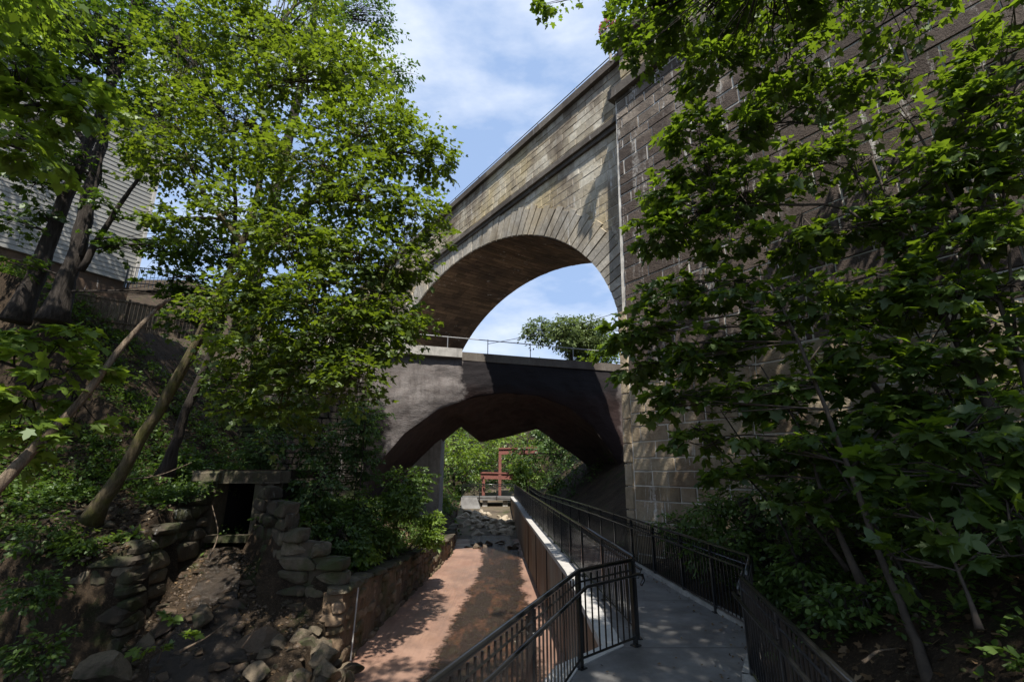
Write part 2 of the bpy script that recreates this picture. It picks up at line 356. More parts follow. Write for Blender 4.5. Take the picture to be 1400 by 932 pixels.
# wet runoff below the drain
wm = MB(); vs = []; ys = np.arange(7.5, 14.2, .12)
for y in ys:
    c0 = np.interp(y, [7.5, 10, 12, 14.2], [-5.4, -5.8, -6.9, -8.05]); w_ = np.interp(y, [7.5, 10, 12, 14.2], [1.3, 1.1, .6, .4])
    for k in range(9):
        x = c0 + w_ * (k / 4 - 1) * (1 + .25 * noise.noise(Vector((y * 2, k, 0)))); vs.append((x, y, VF(y) + .05 + .05 * noise.noise(Vector((x * 3, y * 3, 1)))))
wm.add(vs, [(9*i+k, 9*i+k+1, 9*i+10+k, 9*i+9+k) for i in range(len(ys) - 1) for k in range(8)]); tag(wm.build('runoff_water', M['seep'], smooth=True), kind='structure')

# ------------------------------------------------------------------ walkway
def offset_path(f, ys): return [V(f(y), y, 0) for y in ys]
yy = np.unique(np.concatenate([np.arange(-3, 44.1, 1.), [3.3, 6.5, 7.2, 7.5, 6.1]]))
wk = MB(); vs = []
for y in yy:
    a, b = xR(y) + .27, xD(y); vs += [(a, y, 0), (b, y, 0), (a, y, -.28), (b, y, -.28)]
fs = []
for i in range(len(yy) - 1):
    o = 4 * i; fs += [(o, o+1, o+5, o+4), (o+2, o+6, o+7, o+3), (o, o+4, o+6, o+2), (o+1, o+3, o+7, o+5)]
wk.add(vs, fs)
# far arm that turns left across the creek
wk.box((-2.0, 44.4, -.14), (2.5, .9, .14)); wk.add([(-4.5, 42.4, -2.3), (-2.2, 42.4, -2.3), (-3.1, 43.2, -.02), (-4.45, 43.2, -.02), (-4.5, 45.4, -2.3), (-2.2, 45.4, -2.3), (-3.1, 45.2, -.02), (-4.45, 45.2, -.02)], [(0,1,2,3), (1,5,6,2), (4,0,3,7), (3,2,6,7), (5,4,7,6)])
tag(wk.build('walkway', M['deck']), kind='structure')
kb = MB()
for i in range(len(yy) - 1):
    y0, y1 = yy[i], yy[i+1]; p, q = V(xD(y0), y0, 0), V(xD(y1), y1, 0); d = nrm(q - p); s = np.cross(V(0, 0, 1), d)
    kb.add([p + s*.01, p + s*.16, q + s*.16, q + s*.01, p + s*.02 + V(0,0,.07), p + s*.15 + V(0,0,.07), q + s*.15 + V(0,0,.07), q + s*.02 + V(0,0,.07)],
           [(4,5,6,7), (0,4,7,3), (1,2,6,5)])
tag(kb.build('kerb', M['conc']), kind='structure')
# right channel wall
rw = empty('channel_wall', 'tall smooth concrete wall carrying the walkway along the right of the creek', 'wall')
a = MB(); b = MB(); vs = []; vt = []
for y in yy:
    x = xR(y); vs += [(x, y, -2.3), (x, y, -.08), (x + .2, y, -.08), (x + .2, y, -2.3)]
    vt += [(x - .03, y, -.1), (x - .03, y, .015), (x + .265, y, .015), (x + .265, y, -.1)]
for mb_, v_ in ((a, vs), (b, vt)):
    mb_.add(v_, [(4*i+k, 4*i+4+k, 4*i+4+(k+1) % 4, 4*i+(k+1) % 4) for i in range(len(yy) - 1) for k in range(4)])
k = NT('stained_wall_concrete'); cc = k.mix(k.ramp(k.noise(1.1, 5, .6, k.sc((1, .7, .5))), .4, .65), (.20, .125, .08), (.25, .21, .165))
cc = k.mix(k.ramp(k.noise(2, 5, .6, k.sc((2, 2, .15))), .5, .7, 0, .6), cc, (.12, .07, .04)); M['orange'] = k.pbr(cc, .8, k.bump(k.noise(14, 5), .006), .3)
a.build('wall_face', M['orange'], rw); b.build('wall_cap', M['capconc'], rw)
for yj in (9.3, 12.6, 16, 19.5, 23.2):
    g = MB(); g.box((xR(yj) - .012, yj, -1.05), (.012, .05, .94)); g.build('wall_joint', M['dark'], rw)

# ------------------------------------------------------------------ block masonry
def blocks(mb, s0, s1, t0, t1, chh, L, mp, keep=None, h=.035, gap=.01, inset=.018, var=.45, base=-.03):
    t = t0; row = 0
    while t < t1 - .02:
        hh = chh * random.uniform(1 - var * .4, 1 + var * .4); te = min(t + hh, t1); s = s0 - random.uniform(0, L)
        while s < s1:
            l = L * random.uniform(1 - var, 1 + var); a, b = max(s, s0), min(s + l, s1); s += l
            if b - a < .08: continue
            if keep and not keep(a, b, t, te): continue
            g = gap * random.uniform(.6, 1.5); p = h * random.uniform(.45, 1.25); i = inset; j = lambda: random.uniform(-.4, .4) * gap
            q = [(a+g+j(), t+g+j()), (b-g+j(), t+g+j()), (b-g+j(), te-g+j()), (a+g+j(), te-g+j())]
            ti = [random.uniform(-.2, .2) * h for _ in range(4)]
            vs = [mp(x, y, base) for x, y in q] + [mp(x + (i if k in (0, 3) else -i), y + (i if k < 2 else -i), p + ti[k]) for k, (x, y) in enumerate(q)]
            mb.add(vs, [(4, 5, 6, 7), (0, 1, 5, 4), (1, 2, 6, 5), (2, 3, 7, 6), (3, 0, 4, 7)], random.random())
        t = te; row += 1

P0 = at(845, 500, 13); P0[2] = 0
dv = nrm(V(215 - 700, 664, 0)); nv = V(-dv[1], dv[0], 0)
KV = 1.13; EYE = V(0, 0, H)
def vm(u, z, o): return EYE + KV * (P0 + dv * u + nv * o + V(0, 0, z) - EYE)
UC, AA, BB, Z0, DEP = 9.0, 9.25, 6.2, 5.75, 4.3
def ell(th, g=0): return UC - (AA + g) * math.cos(th), Z0 + (BB + g) * math.sin(th)
def ein(u, z, g): return z > Z0 and ((u - UC) / (AA + g)) ** 2 + ((z - Z0) / (BB + g)) ** 2 < 1 or z <= Z0 and abs(u - UC) < AA + g
via = empty('stone_viaduct', 'tall grey stone viaduct with a wide arch crossing high over the road bridge', 'viaduct')
V0 = vm(0, 0, 0); via.location = tuple(V0); via.scale = (KV, KV, KV)
def vmr(u, z, o): return dv * u + nv * o + V(0, 0, z)
# backing core (closed arch wall)
NT_ = 48; co = MB(); th = [math.pi * i / NT_ for i in range(NT_ + 1)]
def wallstrip(mb, o):
    vs = []
    for t in th:
        u, z = ell(t); vs += [vmr(u, z, o), vmr(u, 12.9, o)]
    mb.add(vs, [(2*i, 2*i+2, 2*i+3, 2*i+1) for i in range(NT_)])
for o in (0, -DEP): wallstrip(co, o)
for ua, ub in ((-1.4, UC - AA), (UC + AA, 60)):
    c = vmr((ua + ub) / 2, 5.9, -DEP / 2); co.box(c, ((ub - ua) / 2, DEP / 2, 7.0), (dv, nv, V(0, 0, 1)))
c = vmr(29.3, 14.0, -DEP / 2); co.box(c, (30.7, DEP / 2 - .02, 1.1), (dv, nv, V(0, 0, 1)))
co.build('wall_core', M['joint'], via)
sp = MB()
blocks(sp, -1.4, 32, .2, 12.85, .33, .62, lambda u, z, o: vmr(u, z, o), lambda a, b, t, te: not any(ein(x, y, .12) for x in (a, b) for y in (t, te)) , h=.016, gap=.007, inset=.008, base=-.004)
sp.build('spandrel_stones', M['via'], via)
pr = MB(); blocks(pr, -1.4, 40, 13.0, 15.05, .31, .6, lambda u, z, o: vmr(u, z, o), h=.016, gap=.007, inset=.008, base=-.004); pr.build('parapet_stones', M['via'], via)
# voussoirs
rg = MB(); NV = 72
for i in range(NV):
    a0, a1 = math.pi * i / NV, math.pi * (i + 1) / NV; g = .006
    a0 += g / 2.4; a1 -= g / 2.4; T = 1.05 + .12 * (i % 2); pp = .055 + random.uniform(-.012, .012)
    q = [ell(a0), ell(a1), ell(a1, T), ell(a0, T)]
    q = [(u, min(z, 12.86)) for u, z in q]; ce = (sum(x for x, _ in q) / 4, sum(y for _, y in q) / 4)
    q2 = [(u + (ce[0] - u) * .03, z + (ce[1] - z) * .03) for u, z in q]
    rg.add([vmr(u, z, -.04) for u, z in q] + [vmr(u, z, pp) for u, z in q2] + [vmr(*ell(a0), -.9), vmr(*ell(a1), -.9)],
           [(4, 7, 6, 5), (0, 4, 5, 1), (1, 5, 6, 2), (2, 6, 7, 3), (3, 7, 4, 0), (0, 1, 9, 8)], random.random())
rg.build('arch_ring', M['ring'], via)
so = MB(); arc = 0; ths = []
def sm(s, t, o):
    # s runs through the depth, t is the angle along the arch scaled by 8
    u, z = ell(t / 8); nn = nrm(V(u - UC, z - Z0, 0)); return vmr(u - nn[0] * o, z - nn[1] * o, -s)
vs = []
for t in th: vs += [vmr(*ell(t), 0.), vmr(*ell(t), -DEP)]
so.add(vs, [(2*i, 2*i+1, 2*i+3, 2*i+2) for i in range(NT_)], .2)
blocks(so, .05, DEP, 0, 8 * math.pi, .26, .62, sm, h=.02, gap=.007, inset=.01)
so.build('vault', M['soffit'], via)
def course(name, z0, z1, pro, u0=-1.4, u1=60, mat='trim', split=1.6, o0=0.0):
    m = MB(); u = u0
    while u < u1:
        l = min(split * random.uniform(.85, 1.15), u1 - u)
        m.box(vmr(u + l / 2, (z0 + z1) / 2, o0 + (pro - .3) / 2), (l / 2 - .004, (pro + .3) / 2, (z1 - z0) / 2 + random.uniform(-.004, .004)), (dv, nv, V(0, 0, 1)), random.random()); u += l
    m.build(name, M[mat], via)
course('string_course', 12.86, 13.06, .2); course('string_course', 12.70, 12.858, .11)
course('coping', 15.05, 15.34, .17)
# right hand abutment: battered face, u negative
def bat(u, z, o): return vmr(u - .0, z, .52 + .35 * (1 - z / 13) + o)
ab = MB(); UE = -16.0
vs = [bat(-.74, -1, 0), bat(UE, -1, 0), bat(UE, 13.2, 0), bat(-.98, 13.2, 0), vmr(-.74, -1, -DEP), vmr(UE, -1, -DEP), vmr(UE, 13.2, -DEP), vmr(-1.0, 13.2, -DEP)]
ab.add(vs, [(0, 1, 2, 3), (4, 7, 6, 5), (0, 3, 7, 4), (1, 5, 6, 2), (3, 2, 6, 7)]); ab.build('abutment_core', M['joint'], via)
abm = lambda u, z, o: bat(-1.0 - u, z, o)
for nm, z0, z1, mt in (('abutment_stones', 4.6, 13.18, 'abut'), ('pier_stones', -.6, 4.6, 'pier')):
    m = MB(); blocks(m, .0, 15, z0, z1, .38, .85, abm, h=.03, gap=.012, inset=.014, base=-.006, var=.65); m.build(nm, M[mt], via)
qn = MB(); blocks(qn, -.995, -.72, -.6, 6.4, .55, 3, lambda u, z, o: bat(u, z, o + .03), h=.03, gap=.008); qn.build('corner_quoins', M['pier'], via)
def acourse(name, z0, z1, pro, mat='trim'):
    m = MB(); u = -.86
    while u > UE:
        l = random.uniform(1.2, 1.7); c = bat(u - l / 2, (z0 + z1) / 2, 0); m.box(c + nv * (pro - .4) / 2, (l / 2 - .004, (pro + .4) / 2, (z1 - z0) / 2), (dv, nv, V(0, 0, 1)), random.random()); u -= l
    m.build(name, M[mat], via)
acourse('abutment_cornice', 13.18, 13.5, .22)
m = MB(); m.box(vmr(-8.7, 14.3, -1.8), (7.55, 2.2, .8), (dv, nv, V(0, 0, 1))); m.build('upper_core', M['joint'], via)
m = MB(); blocks(m, 0, 15, 13.5, 15.2, .38, .85, lambda u, z, o: vmr(-1.15 - u, z, .4 + o), h=.035); m.build('upper_stones', M['via'], via)
m = MB(); u = -1.0
while u > UE: m.box(vmr(u - .7, 15.36, .1), (.696, .5, .16), (dv, nv, V(0, 0, 1)), random.random()); u -= 1.4
m.build('abutment_coping', M['trim'], via)
# iron rail on the coping
rl = empty('coping_railing', 'thin black iron rail running along the top of the stone viaduct', 'railing')
m = MB(); m.tube([vm(-1.2, 15.68, -.02), vm(45, 15.68, -.02)], .022, 6); m.build('top_rail', M['black'], rl)
m = MB(); m.tube([vm(-1.2, 15.5, -.02), vm(45, 15.5, -.02)], .016, 6); m.build('lower_rail', M['black'], rl)
pm = None
for i in range(20):
    m = MB(); c = vm(-1.0 + i * 2.2, 15.5, -.02); m.box(c, (.018, .018, .2)); m.build('post', M['black'], rl)
# planter of pink flowers at the coping
pl = empty('flower_planter', 'small planter of pink and red flowers high on the viaduct corner', 'planter'); pc = at(832, 40, 12.3); pb = pc - V(0, 0, .35)
m = MB(); m.tube([pb - V(0, 0, .45), pb + V(0, 0, .1)], (.16, .24), 12); m.tube([pb - V(0, 0, 1.0), pb - V(0, 0, .45)], (.05, .05), 8); m.build('pot', M['conc'], pl)
n_ = 420; v = nrm(R.normal(0, 1, (n_, 3))); leaf_mesh('flowers', M['pink'], pl, pc + v * .28, v + R.normal(0, .4, v.shape), v, np.full(n_, .075), SIMPLE)
v = nrm(R.normal(0, 1, (n_, 3))); leaf_mesh('leaves', M['herb'], pl, pc + v * .2, v + R.normal(0, .4, v.shape), v, np.full(n_, .09), SIMPLE)

# ------------------------------------------------------------------ road bridge (sprayed concrete barrel)
BP = atplane(640, 478, V0, nv); BP[2] = 0
db = nrm(V(3.012, 1, 0)); nb = V(db[1], -db[0], 0); BP = BP - nb * 1.4      # nb points to the camera
BPb = BP - nb * 6.6
def onb(px, py, back=False): return atplane(px, py, BPb if back else BP, nb)
rb = empty('road_bridge', 'dark sprayed concrete road bridge with a low pointed arch beneath the viaduct', 'bridge')
ang = math.atan2(db[1], db[0]); rb.location = tuple(BP); rb.rotation_euler = (0, 0, ang)
def loc(p): q = np.asarray(p) - BP; return V(np.dot(q, db), np.dot(q, -nb), q[2])
fr = [(470, 735), (492, 690), (512, 640), (553, 592), (598, 560), (646, 543), (690, 537), (735, 541), (780, 558), (812, 585), (850, 640), (890, 710)]
bk = [(506, 760), (530, 690), (560, 642), (598, 610), (630, 583), (656, 604), (690, 597), (735, 586), (785, 622), (836, 662), (858, 700), (880, 745)]
def dense(pts, n, back):
    q = [loc(onb(x, y, back)) for x, y in pts]; cum = np.linspace(0, 1, len(q)); q = np.array(q); t = np.linspace(0, 1, n)
    return np.stack([np.interp(t, cum, q[:, i]) for i in range(3)], 1)
NA = 110; A_ = dense(fr, NA, False); B_ = dense(bk, NA, True)
A_[:, 2] = np.maximum(A_[:, 2], -2.1); B_[:, 2] = np.maximum(B_[:, 2], -2.1)
ZT = 7.89
def nz(p, s, a): return a * noise.fractal(Vector((p[0] * s, p[1] * s, p[2] * s)), .9, 2.1, 4)
brl = MB(); NB = 36; vs = []
for j in range(NB + 1):
    t = j / NB
    for i in range(NA):
        p = A_[i] * (1 - t) + B_[i] * t; e = math.sin(math.pi * t); p = p + V(0, 0, .28) * e + V(0, 0, nz(p, .35, .35) * e + nz(p, 1.1, .06)); vs.append(p)
brl.add(vs, [(j*NA+i, j*NA+i+1, (j+1)*NA+i+1, (j+1)*NA+i) for j in range(NB) for i in range(NA - 1)]); brl.build('arch_barrel', M['barrel'], rb, smooth=True)
fc = MB(); NFV = 34; vs = []; AX = np.concatenate([[A_[0] + V(-4 + k, 0, 0) for k in range(4)], A_]); 
for j in range(NFV + 1):
    t = j / NFV
    for p0 in AX:
        x = p0[0]; p = V(x, p0[1], p0[2] * (1 - t) + ZT * t); bul = math.sin(math.pi * min(1, t * 1.0)) ** .6 if 0 < t < 1 else 0
        p[1] -= bul * (.15 + nz(p, .45, .22)) + nz(p, 2.2, .03) * bul; vs.append(p)
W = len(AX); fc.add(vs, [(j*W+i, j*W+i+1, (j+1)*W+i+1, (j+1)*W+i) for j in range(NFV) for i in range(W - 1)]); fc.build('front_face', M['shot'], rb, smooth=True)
bf = MB(); vs = []
for p in B_: vs += [p, V(p[0], p[1], ZT)]
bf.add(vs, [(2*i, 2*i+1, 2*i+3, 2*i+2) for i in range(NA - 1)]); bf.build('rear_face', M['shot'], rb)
m = MB(); m.box((0.5, 3.32, ZT + .02), (9.5, 3.2, .16)); m.build('deck_slab', M['conc'], rb)
m = MB(); m.box((-5.36, -.12, ZT + .17), (5.3, .24, .23)); m.build('parapet', M['conc'], rb)
m = MB(); m.box((5.16, .1, ZT + .08), (5.2, .2, .22)); m.build('parapet', M['trim'], rb)
br = empty('bridge_railing', 'thin grey pipe railing standing on the parapet of the road bridge', 'railing'); br.location = rb.location; br.rotation_euler = rb.rotation_euler
zr = ZT + .40
m = MB(); m.tube([(-10, 0, zr + .70), (8, 0, zr + .62)], .025, 6); m.build('top_rail', M['galv'], br)
for px in (553, 612, 667, 725, 783):
    x = loc(onb(px, 470))[0]; m = MB(); m.tube([(x, 0, zr - .1), (x, 0, zr + .70)], .024, 6); m.build('post', M['galv'], br)
# left rear abutment of the barrel (grey concrete block)
q = at(580, 650, 29.8); m = MB(); m.box((q[0], 30.0, 1.0), (1.04, .8, 3.6)); tag(m.build('bridge_abutment', M['conc']), 'plain grey concrete abutment block seen under the left of the road bridge', 'abutment')
# rubble wing wall left of the bridge
wa = empty('wing_wall', 'dark weathered stone wing wall left of the road bridge behind bushes', 'wall')
pw0, pw1 = BP - db * 4.5 + V(0, 0, 0), BP - db * 9.5 + nb * .8; dw = nrm(pw1 - pw0); nw = V(dw[1], -dw[0], 0); nw = nw if nw[1] < 0 else -nw; Lw = np.linalg.norm(pw1 - pw0); pw0 = pw0 + nw * .22
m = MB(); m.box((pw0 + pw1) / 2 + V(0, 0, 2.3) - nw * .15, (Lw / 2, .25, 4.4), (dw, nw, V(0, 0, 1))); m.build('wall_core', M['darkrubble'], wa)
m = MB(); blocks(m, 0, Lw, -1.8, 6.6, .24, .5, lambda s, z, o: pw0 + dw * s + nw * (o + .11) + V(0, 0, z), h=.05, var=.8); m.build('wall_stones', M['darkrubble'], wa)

# ------------------------------------------------------------------ railings
def railing(name, label, pts, side, spacing=1.6, z=0., Ht=1.07, group='black railings along the walkway', curl=False):
    r = empty(name, label, 'railing', group); pts = [V(*p, z) if len(p) == 2 else V(*p) for p in pts]
    up = V(0, 0, 1); o0 = pts[0].copy(); r.location = tuple(o0); pts = [p - o0 for p in pts]
    m = MB(); m.tube([p + up * Ht for p in pts], .027, 10); m.build('top_rail', M['black'], r, smooth=True)
    offs = []
    for i, p in enumerate(pts):
        d = nrm(pts[min(i+1, len(pts)-1)] - pts[max(i-1, 0)]); offs.append(V(-d[1], d[0], 0) * side)
    hp = [p + o * .11 + up * (Ht - .17) for p, o in zip(pts, offs)]
    if curl: d = nrm(pts[-1] - pts[-2]); hp += [hp[-1] + d * .1 - up * .02, hp[-1] + d * .13 - up * .09, hp[-1] + d * .06 - up * .14]
    m = MB(); m.tube(hp, .021, 8); m.build('handrail', M['black'], r, smooth=True)
    m = MB(); m.tube([p + up * .10 for p in pts], .016, 4); m.build('bottom_rail', M['black'], r)
    m = MB(); m.tube([p + up * (Ht - .13) for p in pts], .013, 4); m.build('middle_rail', M['black'], r)
    pmesh = MB(); pmesh.box((0, 0, Ht / 2), (.026, .026, Ht / 2)); pmesh.box((0, 0, .008), (.055, .055, .008)); pm = None
    bm_ = MB(); bm_.box((0, 0, (Ht - .03) / 2 + .05), (.008, .008, (Ht - .16) / 2)); bme = None; nbal = 0; rest = MB()
    for i in range(len(pts) - 1):
        a, b = pts[i], pts[i+1]; Ls = np.linalg.norm(b - a); n = max(1, round(Ls / spacing)); az = math.atan2((b-a)[1], (b-a)[0])
        for k in range(n + (1 if i == len(pts) - 2 else 0)):
            p = a + (b - a) * k / n
            if pm is None: ob = pmesh.build('post', M['black'], r); pm = ob.data
            else: ob = link('post', pm, r)
            ob.location = tuple(p); ob.rotation_euler = (0, 0, az)
            bm2 = MB(); o_ = offs[i]; bm2.tube([p + up * (Ht - .22), p + o_ * .1 + up * (Ht - .22), p + o_ * .11 + up * (Ht - .18)], .009, 5); bm2.build('bracket', M['black'], r)
        nn = int(Ls / .115)
        for k in range(1, nn):
            p = a + (b - a) * k / nn
            if nbal < 98:
                if bme is None: ob = bm_.build('baluster', M['black'], r); bme = ob.data
                else: ob = link('baluster', bme, r)
                ob.location = tuple(p); ob.rotation_euler = (0, 0, az); nbal += 1
            else: rest.box(p + up * ((Ht - .03) / 2 + .05), (.008, .008, (Ht - .16) / 2))
    if rest.v: tag(rest.build('balusters', M['black'], r), kind='stuff')
    return r
railing('walkway_railing', 'near railing left of the walkway bending at the corner above the channel', [(-1.75, -.6), (-.48, 3.26), (.83, 6.47), (1.68, 7.22)], -1, 1.7, curl=True)
railing('walkway_railing', 'long railing on the channel wall receding along the walkway left edge', [(1.78, 7.5), (1.60, 11.5), (1.36, 16.3), (.92, 26), (.62, 34), (.25, 43)], -1, 1.75)
railing('walkway_railing', 'near railing on the right of the walkway beside the dark bank', [(1.5, 0), (2.04, 3.28), (2.72, 6.1)], 1, 1.7)
railing('walkway_railing', 'long railing along the right kerb running towards the stone pier', [(2.85, 6.25), (3.51, 7.5), (3.33, 10), (2.86, 16), (1.65, 28), (1.4, 40)], 1, 1.5)
railing('walkway_railing', 'far black railing crossing over the creek beyond the bridge', [(.2, 43.3), (-4.4, 43.4)], -1, 1.6)

# ------------------------------------------------------------------ stone channel wall (left), drain, wings
lw = empty('stone_channel_wall', 'low reddish stone wall lining the left side of the creek channel', 'wall')
def lwm(s, z, o):
    y = s; x = xL(y); return V(x + o, y, z)
core = MB(); ysl = np.arange(11.9, 34, .5); vs = []
for y in ysl: x = xL(y); t = topL(y) - .02; vs += [(x, y, -2.3), (x, y, t), (x - .45, y, t), (x - .45, y, -2.3)]
core.add(vs, [(4*i+k, 4*i+4+k, 4*i+4+(k+1) % 4, 4*i+(k+1) % 4) for i in range(len(ysl) - 1) for k in range(4)] + [(0, 1, 2, 3)], .3); core.build('wall_core', M['redwall'], lw)
LW_LATER = True
pipe = MB(); q = at(503, 800, 12.5); pipe.tube([(xL(12.6) + .10, 12.6, -.4), (xL(12.4) + .12, 12.4, -1.95)], .018, 6); tag(pipe.build('white_pipe', M['capconc']), 'thin pale pipe leaning down the stone channel wall', 'pipe')

def boxrock(seed):
    import bmesh
    bm = bmesh.new(); bmesh.ops.create_icosphere(bm, subdivisions=3, radius=1); rr = random.Random(seed)
    cuts = [(Vector((rr.uniform(-1, 1), rr.uniform(-1, 1), rr.uniform(-1, 1))).normalized(), rr.uniform(.75, 1.05)) for _ in range(7)]; out = []
    for v in bm.verts:
        p = Vector([math.copysign(abs(a) ** .42, a) for a in v.co])
        for n, d in cuts:
            k_ = p.dot(n)
            if k_ > d: p -= n * (k_ - d) * .8
        p *= 1 + .07 * noise.fractal(p * 1.6 + Vector((seed, 0, 0)), 1, 2, 3); out.append(V(*p))
    F = [tuple(v.index for v in f.verts) for f in bm.faces]; bm.free(); return np.array(out), F
BR = [boxrock(i) for i in range(9)]
def rockrow(mb, P, d, n, L_, zz, hh, ln, th):
    u = 0
    while u < L_ - .06:
        l = min(ln * random.uniform(.45, 1.5), L_ - u)
        if L_ - u - l < .15: l = L_ - u
        co, F = random.choice(BR); fl = random.choice((-1, 1)); t = random.uniform(-.06, .06); h2 = hh * random.uniform(.92, 1.1)
        D = nrm(d + V(0, 0, random.uniform(-.05, .05))); N_ = nrm(n + d * random.uniform(-.08, .08))
        c = P + d * (u + l / 2) + V(0, 0, zz + hh / 2) + n * (t - th / 2)
        W_ = c + co[:, 0:1] * fl * D * l * .52 + co[:, 1:2] * N_ * th * .56 + co[:, 2:3] * V(0, 0, 1) * h2 * .52
        mb.add(W_, F, random.random()); u += l
def rough_wall(name, label, p, q, z0, z1a, z1b, chh=.34, L=.8, th=.5, mat='rubble', h=.07):
    p, q = V(*p, 0), V(*q, 0); d = nrm(q - p); Ls = np.linalg.norm(q - p); n = V(d[1], -d[0], 0)
    w = empty(name, label, 'wall'); w.location = tuple(p); c = MB(); b = MB(); z = z0
    while z < max(z1a, z1b) - .08:
        hh = chh * random.uniform(.7, 1.2); f = (z + hh * .6 - z1a) / (z1b - z1a + 1e-6); a0, a1 = 0, Ls
        if z1b > z1a and f > 0: a0 = Ls * min(f, .92)
        if z1b < z1a and f < 1: a1 = Ls * max(f, .08) if f < 1 else Ls
        if z1b < z1a: a1 = Ls if z + hh * .6 < z1b else Ls * max(.1, (z1a - z - hh * .6) / (z1a - z1b))
        rockrow(b, d * a0, d, n, a1 - a0, z, hh, L, th)
        c.box(d * (a0 + a1) / 2 - n * th / 2 + V(0, 0, z + hh / 2), ((a1 - a0) / 2 - .12, th / 2 - .12, hh / 2), (d, n, V(0, 0, 1)), .1); z += hh
    c.build('wall_core', M[mat], w); b.build('wall_stones', M[mat], w, smooth=False); return w
m = MB(); z_ = -2.1
while z_ < -.5:
    hh = random.uniform(.2, .34)
    for a_ in np.arange(11.9, 32.9, 1.5):
        b_ = a_ + 1.5
        if z_ + hh * .8 > topL(b_): continue
        p_, q_ = V(xL(a_) + .03, a_, 0), V(xL(b_) + .03, b_, 0); rockrow(m, p_, nrm(q_ - p_), V(1, 0, 0), np.linalg.norm(q_ - p_), z_, hh, .48, .4)
    if z_ < -.7: rockrow(m, V(xL(11.9) - .45, 11.82, 0), V(1, 0, 0), V(0, -1, 0), .5, z_, hh, .4, .3)
    z_ += hh
m.build('wall_stones', M['redwall'], lw)
m = MB(); 
for a_ in np.arange(11.8, 32.8, 1.4):
    p_ = V(xL(a_) + .1, a_, 0); q_ = V(xL(a_ + 1.4) + .1, a_ + 1.4, 0); rockrow(m, p_, nrm(q_ - p_), V(1, 0, 0), np.linalg.norm(q_ - p_), topL(a_) - .06, .15, .6, .5)
m.build('cap_stones', M['rubble'], lw)
rough_wall('retaining_wall', 'mossy stacked stone wing wall left of the drain cascade facing forward', (-11.6, 11.05), (-8.15, 10.95), -2.1, .75, .62, .34, .85, .7, h=.16)
rough_wall('retaining_wall', 'dark stone flank wall leading back to the left of the drain opening', (-8.15, 11.0), (-8.62, 14.2), -2.0, .62, 1.9, .36, .9, .4)
rough_wall('retaining_wall', 'tall stone flank wall on the right of the drain opening', (-7.45, 14.3), (-5.65, 12.25), -1.6, 2.0, 1.35, .36, .8, .45)
rough_wall('retaining_wall', 'stepped stone wall end between the drain cascade and the creek', (-5.62, 12.2), (-3.92, 12.0), -2.1, 1.1, .15, .32, .7, .5)
# drain headwall with opening
hd = empty('drain_portal', 'dark square drain opening with a thick stone lintel in the left bank', 'drain'); hd.location = (-8.03, 14.3, .42)
m = MB(); m.box((-.82, .25, .5), (.27, .3, 1.2)); m.box((.82, .25, .5), (.27, .3, 1.2)); m.build('side_jambs', M['rubble'], hd)
m = MB(); blocks(m, -1.3, 1.35, 0, .36, .36, 1.6, lambda s, z, o: V(s, -.1 - o, z + 1.5), h=.08, inset=.06); m.box((0, .2, 1.68), (1.3, .32, .18)); m.build('lintel', M['rubble'], hd)
m = MB(); m.box((0, 1.7, 1.75), (1.1, 1.5, .14)); m.build('tunnel_roof', M['ground'], hd)
dk = MB(); X_, Y0_, Y1_, Z1_ = .56, .0, 3.0, 1.52
dk.add([(-X_,Y0_,-.1),(X_,Y0_,-.1),(X_,Y0_,Z1_),(-X_,Y0_,Z1_),(-X_,Y1_,-.1),(X_,Y1_,-.1),(X_,Y1_,Z1_),(-X_,Y1_,Z1_)], [(0,1,5,4),(1,2,6,5),(2,3,7,6),(3,0,4,7),(4,5,6,7)]); dk.build('tunnel_lining', M['dark'], hd)
m = MB(); m.box((0, -.12, .02), (.62, .16, .09)); m.build('sill', M['rubble'], hd)

# ------------------------------------------------------------------ boulders
def rock_mesh(seed, mat, flat=.6, sub=3):
    import bmesh
    bm = bmesh.new(); bmesh.ops.create_icosphere(bm, subdivisions=sub, radius=1)
    rr = random.Random(seed); cuts = [(Vector((rr.uniform(-1, 1), rr.uniform(-1, 1), rr.uniform(-1, 1))).normalized(), rr.uniform(.42, .78)) for _ in range(13)]
    for v in bm.verts:
        p = v.co.copy()
        for n, d in cuts:
            k_ = p.dot(n)
            if k_ > d: p -= n * (k_ - d) * 1.0
        p *= 1 + .06 * noise.fractal(p * 3.2 + Vector((seed, 0, 0)), 1, 2, 4); v.co = Vector((p.x, p.y * .85, p.z * flat))
    me = bpy.data.meshes.new('rock'); bm.to_mesh(me); bm.free(); a = me.attributes.new('tone', 'FLOAT', 'FACE'); a.data.foreach_set('value', [rr.random()] * len(me.polygons)); me.materials.append(M[mat]); return me
RM = {k_: [rock_mesh(i * 7 + j, k_, fl) for j, fl in enumerate((.5, .65, .4, .75, .55))] for i, k_ in enumerate(('rock', 'wetrock', 'palerock'))}
def rock(x, y, s, mat, label, group, z=None, sx=1.3, name='boulder'):
    o = link(name, random.choice(RM[mat])); zz = ground_h(x, y) if z is None else z
    if xL(y) - .28 < x < xR(y): zz = -2.0 if z is None else z
    o.location = (x, y, zz + s * .12); o.scale = (s * random.uniform(.9, sx), s * random.uniform(.8, 1.1), s * random.uniform(.8, 1.15)); o.rotation_euler = (random.uniform(-.25, .25), random.uniform(-.25, .25), random.uniform(0, 6.28))
    return tag(o, label, 'rock', group)
rock(-4.45, 11.5, .62, 'rock', 'big pale mossy boulder at the foot of the stepped stone wall end', 'rocks below the drain', z=-1.4)
rock(-5.35, 11.3, .55, 'wetrock', 'big dark rounded boulder below the right drain flank wall', 'rocks below the drain', z=-1.3)
